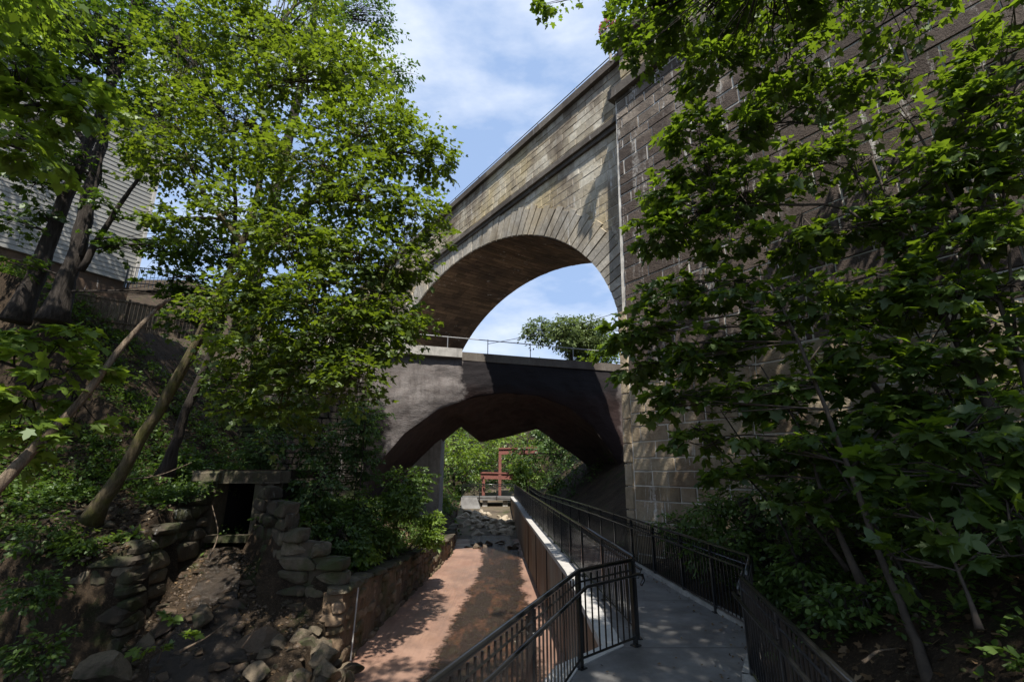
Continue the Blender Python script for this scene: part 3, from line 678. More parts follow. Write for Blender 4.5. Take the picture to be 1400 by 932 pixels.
rock(-7.75, 10.3, .45, 'rock', 'long flat tan slab at the foot of the left wing wall', 'rocks below the drain', z=-1.45, sx=1.7)
rock(-6.75, 11.5, .42, 'rock', 'yellowish tilted slab lying in the middle of the cascade', 'rocks below the drain', z=-.85, sx=1.7)
for i in range(150):
    y = random.uniform(8.3, 13.6); a_, b_ = VL(y) + .15, (VR(y) if y > 11.9 else xL(y) + .2) - .1
    x = random.uniform(a_, b_); s = random.choice((.08, .1, .14, .14, .2, .26, .36)) * (1 if y < 12.3 else .6)
    wet = abs(x - np.interp(y, [7.5, 10, 12, 14.2], [-5.4, -5.8, -6.9, -8.05])) < 1.1
    rock(x, y, s, 'wetrock' if wet else 'rock', 'wet dark rock among the trickle below the drain' if wet else 'dry brown rock scattered at the side of the drain cascade', 'wet rocks in the cascade' if wet else 'dry rocks beside the cascade')
for i in range(30):
    y = random.uniform(8.2, 10.7); x = VL(y) - random.uniform(0, 3.2); rock(x, y, random.choice((.12, .18, .26, .34)), 'rock', 'mossy brown rock scattered below the left wing wall', 'rocks below the left wing wall')
for i in range(26):
    x = random.uniform(-4.2, -3.4); y = random.uniform(8.2, 11.8); rock(x, y, random.uniform(.16, .4), 'rock', 'stacked grey stone spilling from the bank edge into the channel', 'stones at the channel edge', z=random.uniform(-1.95, -1.3))
for i in range(70):
    y = random.uniform(34.2, 41.5); x = random.uniform(-3.6 - (y - 35) * .15, .0); rock(x, y, random.uniform(.2, .55), 'palerock', 'sunlit pale rock heaped in the creek beyond the bridge', 'pale rocks beyond the bridge', z=-1.95 + (y - 35) * .13)
for i in range(14):
    y = random.uniform(28.5, 31); x = random.uniform(-3, .3); rock(x, y, random.uniform(.2, .4), 'wetrock', 'dark rock in the shaded water under the road bridge', 'dark rocks under the bridge', z=-2.0)
# creek bed rising beyond
m = MB(); vs = []; ysb = np.arange(33, 60, 1.)
for y in ysb: vs += [(xL(y) - .2, y, -2.0 + (y - 34) * .12), (xR(y) + .1, y, -2.0 + (y - 34) * .12)]
m.add(vs, [(2*i, 2*i+1, 2*i+3, 2*i+2) for i in range(len(ysb) - 1)]); tag(m.build('creek_bed', M['rock']), kind='structure')
# far columns below the walkway arm
for x, lab in ((-2.4, 'left'), (-.6, 'right')):
    m = MB(); m.box((x, 44.0, -1.2), (.22, .22, .93)); tag(m.build('support_column', M['conc']), f'square concrete column under the far walkway arm, the {lab} one of two', 'column', 'columns under the far walkway')
m = MB(); m.box((.5, 40, -1.3), (.1, 4, 1.0))

# ------------------------------------------------------------------ red steel landing beyond
st = empty('steel_platform', 'two level red steel platform frame among trees beyond the bridge', 'platform'); YS = 48
def beam(px0, py0, px1, py1, hh, nm='beam', dep=1.6):
    a_, b_ = at(px0, py0, YS), at(px1, py1, YS); m = MB(); d = b_ - a_; Lb = np.linalg.norm(d); d = d / Lb; u_ = nrm(np.cross(V(0, 1, 0), d)); u_ = u_ if u_[2] > 0 else -u_
    for oy in (0, dep):
        c = (a_ + b_) / 2 + V(0, oy, 0); m.box(c, (Lb / 2, .05, hh), (d, V(0, 1, 0), u_)); m.box(c + u_ * hh, (Lb / 2 + .05, .17, .035), (d, V(0, 1, 0), u_)); m.box(c - u_ * hh, (Lb / 2, .15, .03), (d, V(0, 1, 0), u_))
    m.box((a_ + b_) / 2 + V(0, dep / 2, 0) + u_ * (hh + .06), (Lb / 2, dep / 2 + .15, .04), (d, V(0, 1, 0), u_)); m.build(nm, M['redsteel'], st)
beam(682, 617, 735, 616, .26); beam(657, 650, 702, 651, .26)
for px, y0, y1 in ((661, 653, 690), (683.5, 619, 690)):
    a_, b_ = at(px, y0, YS), at(px, y1, YS); m = MB(); m.box(((a_[0]+b_[0])/2, YS, (a_[2]+b_[2])/2), (.14, .14, (a_[2]-b_[2])/2)); m.build('post', M['redsteel'], st)
for px0, px1, py in ((684, 716, 606), (659, 680, 642)):
    a_, b_ = at(px0, py, YS), at(px1, py, YS); m = MB(); m.box((a_ + b_) / 2, ((b_[0]-a_[0])/2, .02, .03)); m.box((a_ + b_) / 2 - V(0, 0, .45), ((b_[0]-a_[0])/2, .02, .02))
    for k in range(14): x = a_[0] + (b_[0]-a_[0]) * k / 13; m.box((x, YS, a_[2] - .4), (.015, .015, .4))
    m.build('guard_rail', M['black'], st)

# ------------------------------------------------------------------ house, fences
hc = at(181, 388, 20); dh = nrm(V(.565, 1, 0)); nh = V(-dh[1], dh[0], 0); hz = hc[2]
ho = empty('clapboard_house', 'pale grey clapboard house standing above the left bank behind trees', 'house'); ho.location = tuple(hc)
ax = (dh, nh, V(0, 0, 1))
m = MB(); m.box(-dh * 6 + nh * 4 + V(0, 0, 4.2), (6, 4, 4.2), ax); 
for i in range(42):
    z_ = i * .2; m.add([-dh * 12 - nh * .035 + V(0,0,z_), -nh * .035 + V(0,0,z_), -nh * .006 + V(0,0,z_ + .2), -dh * 12 - nh * .006 + V(0,0,z_ + .2), -dh * 12 + V(0,0,z_), V(0,0,z_)], [(0, 1, 2, 3), (0, 4, 5, 1)])
m.build('siding_wall', M['siding'], ho)
m = MB(); m.box(-dh * 5.9 + nh * 4 + V(0, 0, -1.2), (5.85, 3.9, 1.2), ax); m.build('foundation', M['soffit'], ho)
m = MB(); m.box(V(.05, 0, 4.2) , (.06, .09, 4.2), ax); m.build('corner_board', M['capconc'], ho)
m = MB()
a0 = -dh * 12.4 - nh * .5 + V(0,0,8.4); a1 = dh * .4 - nh * .5 + V(0,0,8.4); b0 = -dh * 12.4 + nh * 8.5 + V(0,0,8.4); b1 = dh * .4 + nh * 8.5 + V(0,0,8.4); r0_ = -dh * 12.4 + nh * 4 + V(0,0,11); r1_ = dh * .4 + nh * 4 + V(0,0,11)
m.add([a0, a1, r1_, r0_, b0, b1], [(0,1,2,3), (3,2,5,4), (0,3,4), (1,5,2), (0,4,5,1)]); m.build('roof', M['dark'], ho)
def window(c, w, h):
    f = MB(); f.box(c, (w/2, .05, h/2), ax); ob = f.build('window', M['capconc'], ho); g = MB(); g.box(V(*c) - nh * .05, (w/2 - .08, .012, h/2 - .08), ax); g.build('pane', M['dark'], ob)
window(-dh * 4.5 - nh * .0 + V(0, 0, 5.2), 1.0, 1.5); window(-dh * 8.5 + V(0, 0, 5.2), 1.0, 1.5)
def picket_fence(name, label, p, q, h, sp, mat, w=.02, solid=False):
    f = empty(name, label, 'fence'); f.location = tuple(p); L_ = np.linalg.norm(q - p); d = (q - p) / L_; n = nrm(V(-d[1], d[0], 0)); u_ = V(0, 0, 1)
    for zz, nm in ((h * .95, 'top_rail'), (h * .2, 'bottom_rail')): m = MB(); m.box(d * L_ / 2 + u_ * zz - n * .03, (L_ / 2, .018, .02), (d, n, u_)); m.build(nm, M[mat], f)
    m = MB(); k_ = int(L_ / sp)
    for i in range(k_ + 1): m.box(d * (i * sp) + u_ * h * (.5 + random.uniform(-.015, .015)), (w, .01, h / 2), (d, n, u_), random.random())
    m.build('boards' if solid else 'pickets', M[mat], f)
    for i in range(0, k_ + 1, max(1, int(1.8 / sp))): m = MB(); m.box(d * (i * sp) + u_ * h * .52 + n * .03, (.04, .04, h * .54), (d, n, u_)); m.build('post', M[mat], f)
gp = lambda px, py, Y: at(px, py, Y)
picket_fence('iron_fence', 'black iron picket fence beside the house at the top of the left bank', gp(0, 428, 15.5), gp(95, 425, 16.5), 1.1, .12, 'black', .009)
picket_fence('iron_fence', 'small black iron fence against the sky right of the house corner', gp(170, 392, 19.5), gp(245, 398, 20.5), 1.0, .14, 'black', .009)
picket_fence('board_fence', 'weathered brown board fence running along the top of the left bank', gp(85, 438, 16.2), gp(300, 470, 19), 1.15, .125, 'deadwood', .058, True)
# bushes of small countable plants later; utility cable through the arch
cb = MB(); a_, b_ = vm(16, 10.2, -6), at(900, 408, 34); cb.tube([a_ * (1 - t) + b_ * t - V(0, 0, .35 * math.sin(math.pi * t)) for t in np.linspace(0, 1, 12)], .022, 5); tag(cb.build('utility_cable', M['black']), 'thin dark utility cable seen against the sky through the upper arch', 'cable')

# ------------------------------------------------------------------ trees
A = at
def B(px, py, Y, rx, n, rz=None): return (A(px, py, Y), rx, rz if rz else rx * .75, n)
# big sunlit maple on the left bank
tree('maple_tree', 'large sunlit maple on the left bank with a leaning mossy trunk', 'tree',
     [([A(125, 712, 11.6), A(200, 590, 11.4), A(268, 470, 11.2), A(300, 400, 11.0), A(345, 300, 10.8), A(360, 190, 10.8), A(350, 80, 11)], .145, .05),
      ([A(300, 400, 11), A(372, 335, 10.6), A(430, 270, 10.3), A(480, 215, 10.2)], .11, .03),
      ([A(285, 440, 11.1), A(360, 400, 10.6), A(440, 385, 10.2), A(520, 400, 10)], .08, .02),
      ([A(330, 330, 10.9), A(270, 250, 11.0), A(240, 160, 11.2)], .08, .02)],
     [B(330, 50, 11, 1.7, 74), B(240, 90, 11.5, 1.4, 50), B(420, 110, 10.8, 1.7, 80), B(500, 175, 10.6, 1.4, 70), B(565, 205, 10.4, .9, 34), B(600, 215, 10.3, .45, 12),
      B(320, 180, 10.8, 1.5, 70), B(420, 230, 10.3, 1.5, 76), B(510, 270, 10.2, 1.3, 64), B(570, 290, 10.2, .65, 20), B(240, 220, 11, 1.1, 38),
      B(540, 360, 10.3, .75, 26), B(597, 325, 10.2, .3, 7), B(490, 355, 10.1, 1.3, 62), B(400, 330, 10.2, 1.2, 50), B(320, 290, 10.8, .9, 26), B(240, 300, 11, .6, 14),
      B(545, 435, 10.3, .65, 24), B(500, 450, 10, 1.0, 42), B(430, 430, 9.9, 1.2, 56), B(350, 400, 10.2, .9, 30), B(350, 470, 9.8, .9, 38), B(420, 500, 9.7, .9, 38), B(480, 520, 9.6, .7, 24), B(335, 545, 9.8, .6, 18),
      B(310, 420, 10.4, .7, 20), B(380, 560, 9.9, .7, 20), B(450, 480, 9.8, .9, 26), B(210, 170, 11, 1.0, 26), B(400, 20, 11, 1.6, 50), B(320, -60, 11.5, 2.0, 60), B(480, 90, 11, 1.0, 34), B(450, -90, 11.5, 2, 50)],
     'maple', .132, 19, 'mossbark', spray=.9, twigs=3, dens=1.45)
# second stem of the same clump
tree('maple_tree', 'slender bare lower trunk beside the mossy maple on the left bank', 'tree',
     [([A(225, 650, 12.2), A(255, 560, 12.2), A(300, 450, 12.4), A(320, 330, 12.6), A(320, 200, 12.8)], .13, .04)],
     [B(300, 150, 12.8, 1.6, 40), B(250, 30, 13, 1.6, 40), B(380, 420, 12.6, 1.0, 30), B(300, 350, 12.8, .7, 14), B(440, 330, 12.8, 1.4, 50), B(230, 380, 12.6, .5, 12), B(270, 330, 12.6, .8, 22), B(260, 440, 12.6, .6, 14), B(330, 520, 12.6, .8, 20), B(520, 420, 13, 1.2, 40)], 'mapled', .155, 15, dens=1.35)
# dark twin trunks in front of the house
tree('maple_tree', 'dark tall tree in front of the clapboard house, the left one of two trunks', 'tree',
     [([A(20, 440, 13.5), A(70, 320, 13.5), A(120, 200, 13.6), A(165, 90, 13.8), A(190, -30, 14)], .24, .09), ([A(120, 200, 13.6), A(60, 110, 13.2), A(10, 40, 13)], .1, .03)],
     [B(40, 100, 13, 1.7, 60), B(120, 20, 13.5, 1.8, 64), B(30, 10, 13, 2.0, 70), B(200, 0, 14, 2.0, 64), B(60, 200, 13, .8, 16), B(20, 300, 13, .6, 12), B(100, 130, 13.5, 1.0, 30), B(20, 190, 12.6, .9, 22), B(60, 290, 13.2, .45, 8)], 'mapled', .155, 15, dens=1.35)
tree('maple_tree', 'dark forked tree in front of the clapboard house, the right one of two trunks', 'tree',
     [([A(72, 440, 13.2), A(105, 340, 13.2), A(128, 240, 13.3), A(148, 130, 13.5), A(160, 20, 13.8)], .25, .10), ([A(110, 370, 13.2), A(150, 300, 13.3), A(185, 250, 13.3), A(215, 190, 13.4)], .10, .03),
      ([A(112, 350, 13.2), A(130, 260, 13.1), A(142, 200, 13.1)], .07, .03)],
     [B(160, 60, 13.5, 1.8, 64), B(230, 130, 13.3, 1.2, 40), B(170, 130, 13.3, 1.0, 26), B(210, 220, 13.3, .7, 20), B(165, 330, 13.4, .55, 12), B(225, 340, 13.5, .6, 18), B(280, 60, 14, 1.7, 50), B(250, 330, 13.8, .5, 12), B(275, 400, 13.4, .7, 20), B(215, 300, 13.6, .5, 12), B(100, 230, 13.0, .7, 18), B(150, 280, 13.0, .45, 9), B(40, 250, 12.8, .7, 14), B(20, 360, 12.8, .5, 8), B(190, 180, 13, .9, 26), ((-14.5, 11.0, 16), 2.2, 1.2, 80), ((-17, 12, 17), 2.4, 1.3, 80)], 'mapled', .155, 15, dens=1.35)  # last high blobs added to this crown to shade the house
# tall fine-leaved tree behind
tree('locust_tree', 'tall fine leaved tree rising behind the maple against the sky', 'tree',
     [([A(330, 470, 18), A(380, 250, 18), A(420, 80, 18), A(440, -60, 18)], .3, .08)],
     [B(440, 60, 18, 2.4, 100), B(500, 20, 18, 1.6, 60), B(480, 110, 18, 1.5, 50), B(530, 100, 18, 1.1, 34), B(420, -40, 18, 2.6, 90), B(500, -60, 18, 1.6, 40), B(350, 60, 18, 2.4, 70), B(555, 98, 18, .5, 10), B(300, 300, 18, 1.2, 30), B(385, 300, 18, 1.6, 50), B(540, 160, 18, .8, 22), B(515, 15, 18, .6, 14)], 'fine', .17, 18, shape=SIMPLE, spray=1.0)
# near branches hanging in from a tree left of the camera
tree('maple_tree', 'near maple at the left edge with large bright green leaves', 'tree',
     [([(-7.6, 3.6, -.3), (-7.2, 3.8, 2.5), (-6.9, 4.2, 5), (-6.8, 4.2, 8), (-6.8, 4.2, 10.5)], .17, .07), ([(-7.1, 3.9, 3.6), A(-60, 160, 5.2), A(40, 145, 5.3), A(120, 140, 5.4)], .05, .012), ([(-7.1, 3.9, 2.8), A(-80, 480, 6), A(20, 500, 6), A(90, 520, 6)], .04, .01)],
     [B(20, 85, 5.1, .42, 12, .2), B(60, 150, 5.3, .45, 15, .22), B(120, 150, 5.4, .3, 8, .15), B(30, 205, 5.2, .45, 12, .22), B(95, 110, 5.4, .3, 6, .15),
      B(30, 470, 6, .5, 13, .18), B(90, 505, 6, .45, 10, .16), B(40, 545, 6, .5, 12, .18), B(100, 580, 6.2, .4, 8, .15), B(15, 610, 6.2, .4, 8, .18), B(110, 455, 6.2, .3, 5, .12),
      ((-7.0, 3.4, 9), 2.3, 1.4, 120), ((-5.6, 2.5, 10.5), 1.6, 1.0, 60), ((-8.6, 4.5, 8.5), 1.8, 1.2, 70), ((-9, 3.0, 6.5), 1.5, 1.0, 40), ((-7.2, 1.6, 10.2), 1.8, 1.0, 50), ((-9.5, 5.5, 10.0), 1.7, 1.0, 50), ((-11.5, 8.0, 12.6), 2.0, 1.1, 80), ((-13.5, 8.5, 13.5), 2.2, 1.2, 80), ((-9.0, 6.0, 12.2), 1.8, 1.0, 60), ((-3.6, 2.6, 11), 1.6, .8, 60), ((-5.0, 4.0, 11.6), 1.6, .8, 60)], 'bright', .17, 13, spray=.6, twigs=2)  # high crown blobs added out of view to shade left bank and creek

# right hand maples
M['mapler'] = m_leaf('shade_maple_leaf', (.022, .048, .008), (.068, .108, .012), (.23, .35, .018), .46)
RL = 'mapler'
tree('maple_tree', 'overhanging maple at the top right whose leaves hide the viaduct corner', 'tree',
     [([(6.9, 1.6, 2.0), (6.8, 1.6, 5), (6.3, 1.8, 8.0), (5.3, 3.6, 9.4), (4.0, 5.4, 10.0)], .09, .02), ([(6.3, 1.8, 8.0), (4.2, 1.4, 9), (2.6, 1.0, 9.6)], .06, .02)],
     [B(880, 20, 7.2, .75, 32, .35), B(960, 20, 7.0, .9, 40, .45), B(1060, 20, 6.8, 1.0, 44, .5), B(1150, 0, 6.6, 1.0, 36, .5), B(860, -40, 7.5, .8, 24, .4), B(760, 4, 7.4, .22, 4, .1), B(870, 75, 7.2, .3, 7, .2), B(980, 90, 7, .6, 20, .3), B(1080, 90, 6.8, .6, 16, .3), B(1240, 20, 6.4, .7, 14, .4), B(1000, -80, 7, 1.4, 40, .7),
      ((3.4, .8, 9.5), 1.9, 1.0, 90), ((4.8, 2.0, 9.0), 1.6, 1.0, 60), ((2.2, -.8, 10.5), 1.8, 1.0, 70), ((5.2, -.4, 9.5), 2.0, 1.2, 70), ((3.6, 2.6, 10.2), 1.3, .8, 44), ((5.6, 3.2, 10.6), 1.5, .7, 36), ((7.6, 3.0, 10.2), 1.5, .8, 26), ((3.4, 3.6, 11.0), 1.5, .7, 60), ((4.6, -2.0, 10.4), 1.9, .9, 80), ((2.8, .2, 11.3), 1.5, .7, 60), ((7.0, .6, 9.5), 1.8, .9, 60), ((-1.2, 3.2, 11), 1.3, .6, 44), ((.6, 2.6, 11.6), 1.2, .6, 36), ((1.6, .6, 10.8), 1.2, .7, 40)], RL, .14, 15, spray=.7, twigs=3, dens=1.5)  # unseen overhead blobs added to shade the walkway, creek and right-hand leaves
tree('maple_tree', 'leafy maple sapling bending across the middle of the abutment wall', 'tree',
     [([A(1398, 620, 6.4), A(1300, 455, 6.5), A(1232, 362, 6.6), A(1160, 288, 6.7), A(1080, 280, 6.9), A(985, 282, 7.2)], .045, .012), ([A(1232, 362, 6.6), A(1150, 200, 6.8), A(1110, 150, 6.9)], .025, .01)],
     [B(900, 320, 7.6, .5, 18, .3), B(960, 230, 7.4, .6, 24, .32), B(940, 290, 7.4, .6, 24, .3), B(1020, 260, 7.1, .7, 30, .35), B(1000, 330, 7.1, .6, 22, .3), B(1100, 230, 6.9, .55, 16, .28), B(1060, 150, 6.9, .55, 18, .25), B(1130, 130, 6.8, .45, 12, .18), B(1150, 300, 6.7, .55, 14, .28), B(940, 180, 7.3, .45, 14, .28), B(1230, 290, 6.5, .5, 10, .25), B(1090, 330, 6.9, .5, 14, .3), B(905, 260, 7.6, .35, 9, .2), B(1010, 180, 7.1, .5, 14, .25)], RL, .16, 13, 'twig', spray=.6, twigs=3, dens=1.3)
tree('maple_tree', 'slender maple sapling with a bare reddish stem rising from the dark bank', 'tree',
     [([A(1275, 940, 4.6), A(1238, 840, 5.0), A(1200, 750, 5.3), A(1130, 560, 6.0), A(1072, 425, 6.6), A(1050, 380, 6.8)], .045, .012)],
     [B(920, 400, 7.6, .55, 22, .3), B(990, 400, 7.2, .6, 24, .3), B(880, 450, 7.8, .5, 20, .26), B(950, 470, 7.4, .6, 26, .3), B(1040, 450, 7, .6, 22, .3), B(1110, 400, 6.7, .55, 16, .28), B(870, 500, 8, .4, 14, .2), B(930, 540, 7.6, .45, 16, .22), B(1010, 530, 7.2, .55, 18, .26), B(1090, 520, 6.7, .5, 13, .25), B(1160, 470, 6.3, .5, 12, .25), B(890, 555, 7.9, .3, 7, .14), B(850, 460, 8, .3, 9, .16), B(1040, 600, 6.8, .4, 9, .2)], RL, .165, 12, 'twig', spray=.6, twigs=3, dens=1.15)
tree('maple_tree', 'maple sapling near the right edge with a straight brown stem', 'tree',
     [([A(1375, 600, 5.6), A(1300, 450, 6.0), A(1240, 340, 6.3), A(1190, 210, 6.6)], .05, .015), ([A(1300, 450, 6), A(1340, 300, 5.8), A(1370, 180, 5.8)], .03, .01)],
     [B(1200, 380, 6.2, .55, 18, .28), B(1280, 400, 5.9, .55, 18, .26), B(1350, 330, 5.6, .55, 16, .3), B(1380, 220, 5.6, .6, 18, .35), B(1300, 480, 5.7, .5, 16, .22), B(1370, 440, 5.5, .5, 14, .24), B(1230, 500, 6, .5, 14, .22), B(1170, 560, 6.2, .45, 12, .22), B(1390, 120, 5.6, .6, 16, .35), B(1330, 210, 5.9, .4, 9, .2), B(1260, 320, 6.2, .4, 9, .2), B(1390, 20, 5.8, .6, 14, .3), B(1350, 90, 5.9, .5, 12, .25), B(1300, 150, 6.1, .45, 10, .2), B(1340, 270, 5.9, .45, 10, .2), B(1270, 250, 6.2, .35, 7, .15), B(1390, 180, 5.6, .5, 12, .3)], RL, .165, 12, 'twig', spray=.6, twigs=3, dens=1.15)
tree('maple_sapling', 'low maple sapling with broad dark leaves at the right edge', 'sapling',
     [([A(1420, 800, 4.2), A(1370, 690, 4.3), A(1300, 610, 4.5)], .02, .006)],
     [B(1250, 600, 4.6, .32, 8, .1), B(1320, 590, 4.4, .34, 9, .1), B(1390, 620, 4.2, .32, 8, .12), B(1290, 660, 4.5, .3, 6, .1), B(1370, 560, 4.5, .34, 8, .12), B(1390, 700, 4.2, .3, 6, .1), B(1200, 640, 4.9, .28, 6, .1)], RL, .17, 10, 'twig', spray=.42, twigs=1)
tree('maple_sapling', 'thin dark sapling leaning from the walkway bank towards the pier', 'sapling',
     [([A(1160, 780, 6.5), A(1090, 690, 7.0), A(1020, 610, 7.6), A(985, 560, 7.9)], .025, .008)],
     [B(1060, 640, 7.2, .35, 8, .15), B(1120, 620, 6.9, .35, 9, .14), B(1180, 650, 6.4, .35, 9, .14), B(1150, 710, 6.3, .3, 7, .12)], RL, .14, 11, 'twig', spray=.42, twigs=1)
tree('maple_tree', 'thin airy maple spreading layered sprays over the upper right of the wall', 'tree',
     [([A(1440, 700, 5.0), A(1390, 480, 5.4), A(1330, 330, 5.8), A(1260, 190, 6.2), A(1200, 100, 6.5)], .035, .01), ([A(1330, 330, 5.8), A(1240, 300, 6.2), A(1170, 240, 6.6)], .018, .006), ([A(1390, 480, 5.4), A(1370, 250, 5.7), A(1350, 120, 5.9)], .02, .007)],
     [B(1180, 100, 6.6, .5, 8, .2), B(1240, 160, 6.3, .5, 8, .2), B(1180, 210, 6.6, .5, 9, .2), B(1260, 90, 6.2, .45, 6, .2), B(1300, 220, 6.0, .5, 9, .2), B(1230, 240, 6.3, .5, 8, .2), B(1350, 170, 5.9, .5, 9, .2), B(1330, 60, 6.0, .45, 6, .2), B(1380, 300, 5.6, .5, 9, .2), B(1300, 310, 6, .5, 9, .2), B(1370, 390, 5.5, .5, 8, .2), B(1160, 310, 6.6, .5, 9, .2), B(1120, 200, 6.8, .4, 6, .15)], RL, .15, 11, 'twig', spray=.7, twigs=1)
tree('maple_tree', 'spreading low maple filling the shade between the railing and the abutment wall', 'tree',
     [([A(1180, 800, 5.8), A(1130, 690, 6.2), A(1100, 600, 6.6), A(1040, 500, 7.0)], .04, .01), ([A(1130, 690, 6.2), A(1200, 590, 6.1), A(1260, 500, 6.1)], .03, .01)],
     [B(960, 600, 7.6, .5, 14, .22), B(1010, 650, 7.3, .5, 14, .2), B(1080, 620, 6.8, .5, 16, .2), B(1150, 600, 6.4, .5, 16, .2), B(1100, 680, 6.5, .5, 14, .2), B(1220, 560, 6.1, .5, 16, .2), B(1180, 660, 6.1, .5, 14, .2), B(1290, 540, 5.9, .5, 14, .2), B(1240, 620, 5.8, .5, 12, .2), B(1050, 560, 7, .5, 14, .2), B(960, 500, 7.6, .5, 16, .2), B(1130, 520, 6.7, .5, 16, .2), B(1300, 380, 6.2, .6, 14, .3), B(1150, 420, 6.8, .6, 14, .3)], RL, .15, 12, 'twig', spray=.55, twigs=3, dens=1.1)
tree('maple_sapling', 'young maple with drooping leaves low on the right bank by the frame edge', 'sapling',
     [([A(1340, 860, 4.0), A(1310, 780, 4.2), A(1270, 700, 4.4)], .018, .006), ([A(1310, 780, 4.2), A(1380, 720, 4.1)], .012, .005)],
     [B(1240, 700, 4.6, .3, 7, .1), B(1310, 720, 4.4, .3, 8, .1), B(1380, 760, 4.1, .3, 7, .1), B(1220, 760, 4.6, .25, 5, .08), B(1350, 660, 4.4, .32, 8, .1)], RL, .15, 10, 'twig', spray=.4, twigs=1)
for px0, py0, px1, py1, px2, py2, Y0, r in ((1310, 900, 1210, 740, 1120, 600, 5.0, .03), (1395, 760, 1330, 600, 1240, 430, 5.6, .035), (1110, 800, 1060, 700, 960, 590, 6.6, .022)):
    g0 = A(px0, py0, Y0); g0[2] = min(g0[2], ground_h(g0[0], g0[1])); tree('young_tree', {.03: 'thin leafless stem crossing the middle of the right bank', .035: 'thin dark stem near the right edge in front of the wall', .022: 'thin dark stem leaning behind the right railing corner'}[r], 'tree', [([g0, A(px1, py1, Y0 + .5), A(px2, py2, Y0 + 1.1)], r, .008)], [B(px2, py2, Y0 + 1.1, .4, 10, .15), B((px1 + px2) / 2 - 20, (py1 + py2) / 2, Y0 + .8, .3, 5, .1)], RL, .13, 11, 'bark', spray=.45, twigs=1)
tree('tree', 'dark curved stem tree deep in the shade against the right wall', 'tree',
     [([A(1330, 650, 7.0), A(1240, 590, 7.2), A(1180, 500, 7.6), A(1130, 400, 8.0)], .07, .02)],
     [B(1200, 430, 7.6, .6, 16, .35), B(1130, 480, 7.7, .5, 12, .3), B(1290, 560, 7, .6, 16, .3), B(1250, 620, 7, .5, 14, .25), B(1380, 520, 6.6, .6, 14, .3)], RL, .13, 14, 'twig', spray=.65, twigs=2, dens=1.5)
# tree seen through the upper arch
def bgtree(name, label, px, py, Y, r, leaf, n, size=.3, group='trees beyond the bridge', zb=None, spread=1.0, shape=SIMPLE):
    c = A(px, py, Y); zb = c[2] - r * 2.6 if zb is None else zb; bl = []
    for i in range(7): bl.append((c + R.normal(0, .5, 3) * r * V(1, 1, .8), r * R.uniform(.38, .6), r * R.uniform(.35, .5), n // 7))
    return tree(name, label, 'tree', [([(c[0], c[1], zb), (c[0] + .2, c[1], (zb + c[2]) / 2), c], .05 * r + .08, .05)], bl, leaf, size, 14, shape=shape, group=group, twigs=3, spray=r * .38)
bgtree('round_tree', 'olive green tree seen through the upper arch behind the road bridge', 778, 456, 38, 2.6, 'olive', 900, .24, group=None, zb=4)
bgtree('round_tree', 'lower olive tree just right of the round one behind the parapet', 815, 470, 40, 2.0, 'olive', 500, .24, group=None, zb=4)
bgtree('round_tree', 'yellow green bush top beside the pier behind the road bridge parapet', 826, 482, 34, 1.6, 'bright', 110, .24, group=None, zb=4)
for px, py, Y, r, lf, n, lab in ((620, 610, 52, 4.2, 'bright', 300, 'bright leafy tree at the left of the lower arch opening'), (632, 650, 54, 2.6, 'fine', 150, 'dark green tree low beside the concrete wall end beyond the bridge'),
        (665, 600, 66, 6.5, 'herb', 330, 'tall green tree directly behind the red steel platform'), (718, 648, 45.5, 1.5, 'bright', 170, 'bright round shrub in front of the red steel posts'),
        (720, 590, 60, 4.5, 'bright', 240, 'sunlit tree above the upper red beam'), (765, 600, 50, 3.4, 'fine', 220, 'dark tree on the right slope beyond the arch'), (800, 640, 42, 2.6, 'fine', 160, 'dark shrubby tree low on the right slope beyond the arch'),
        (768, 671, 33, .75, 'bright', 70, 'small vivid green bush beside the far right railing'), (590, 560, 75, 8, 'fine', 260, 'far dark green tree behind all others at the left'), (740, 560, 80, 9, 'herb', 280, 'far green tree closing the view above the platform'),
        (692, 676, 56, 2.4, 'fine', 200, 'dark low tree behind the posts of the red platform'), (672, 684, 51, 1.0, 'herb', 90, 'small green shrub below the lower red beam'), (650, 640, 70, 5, 'herb', 260, 'mid green tree between the platform and the abutment block'), (690, 585, 90, 9, 'bright', 300, 'pale green distant tree above the creek line'), (780, 600, 62, 5, 'herb', 260, 'green tree behind the right slope beyond the arch'), (610, 640, 62, 5, 'herb', 260, 'green tree behind the bright one at the left of the opening'),
        (600, 690, 38, 1.8, 'bright', 120, 'yellow green shrub beside the grey abutment block'), (680, 655, 58, 2.6, 'fine', 110, 'dark foliage tree between the two red posts')):
    bgtree('leafy_tree', lab, px, py, Y, r, lf, n, .24 if Y < 50 else .34)
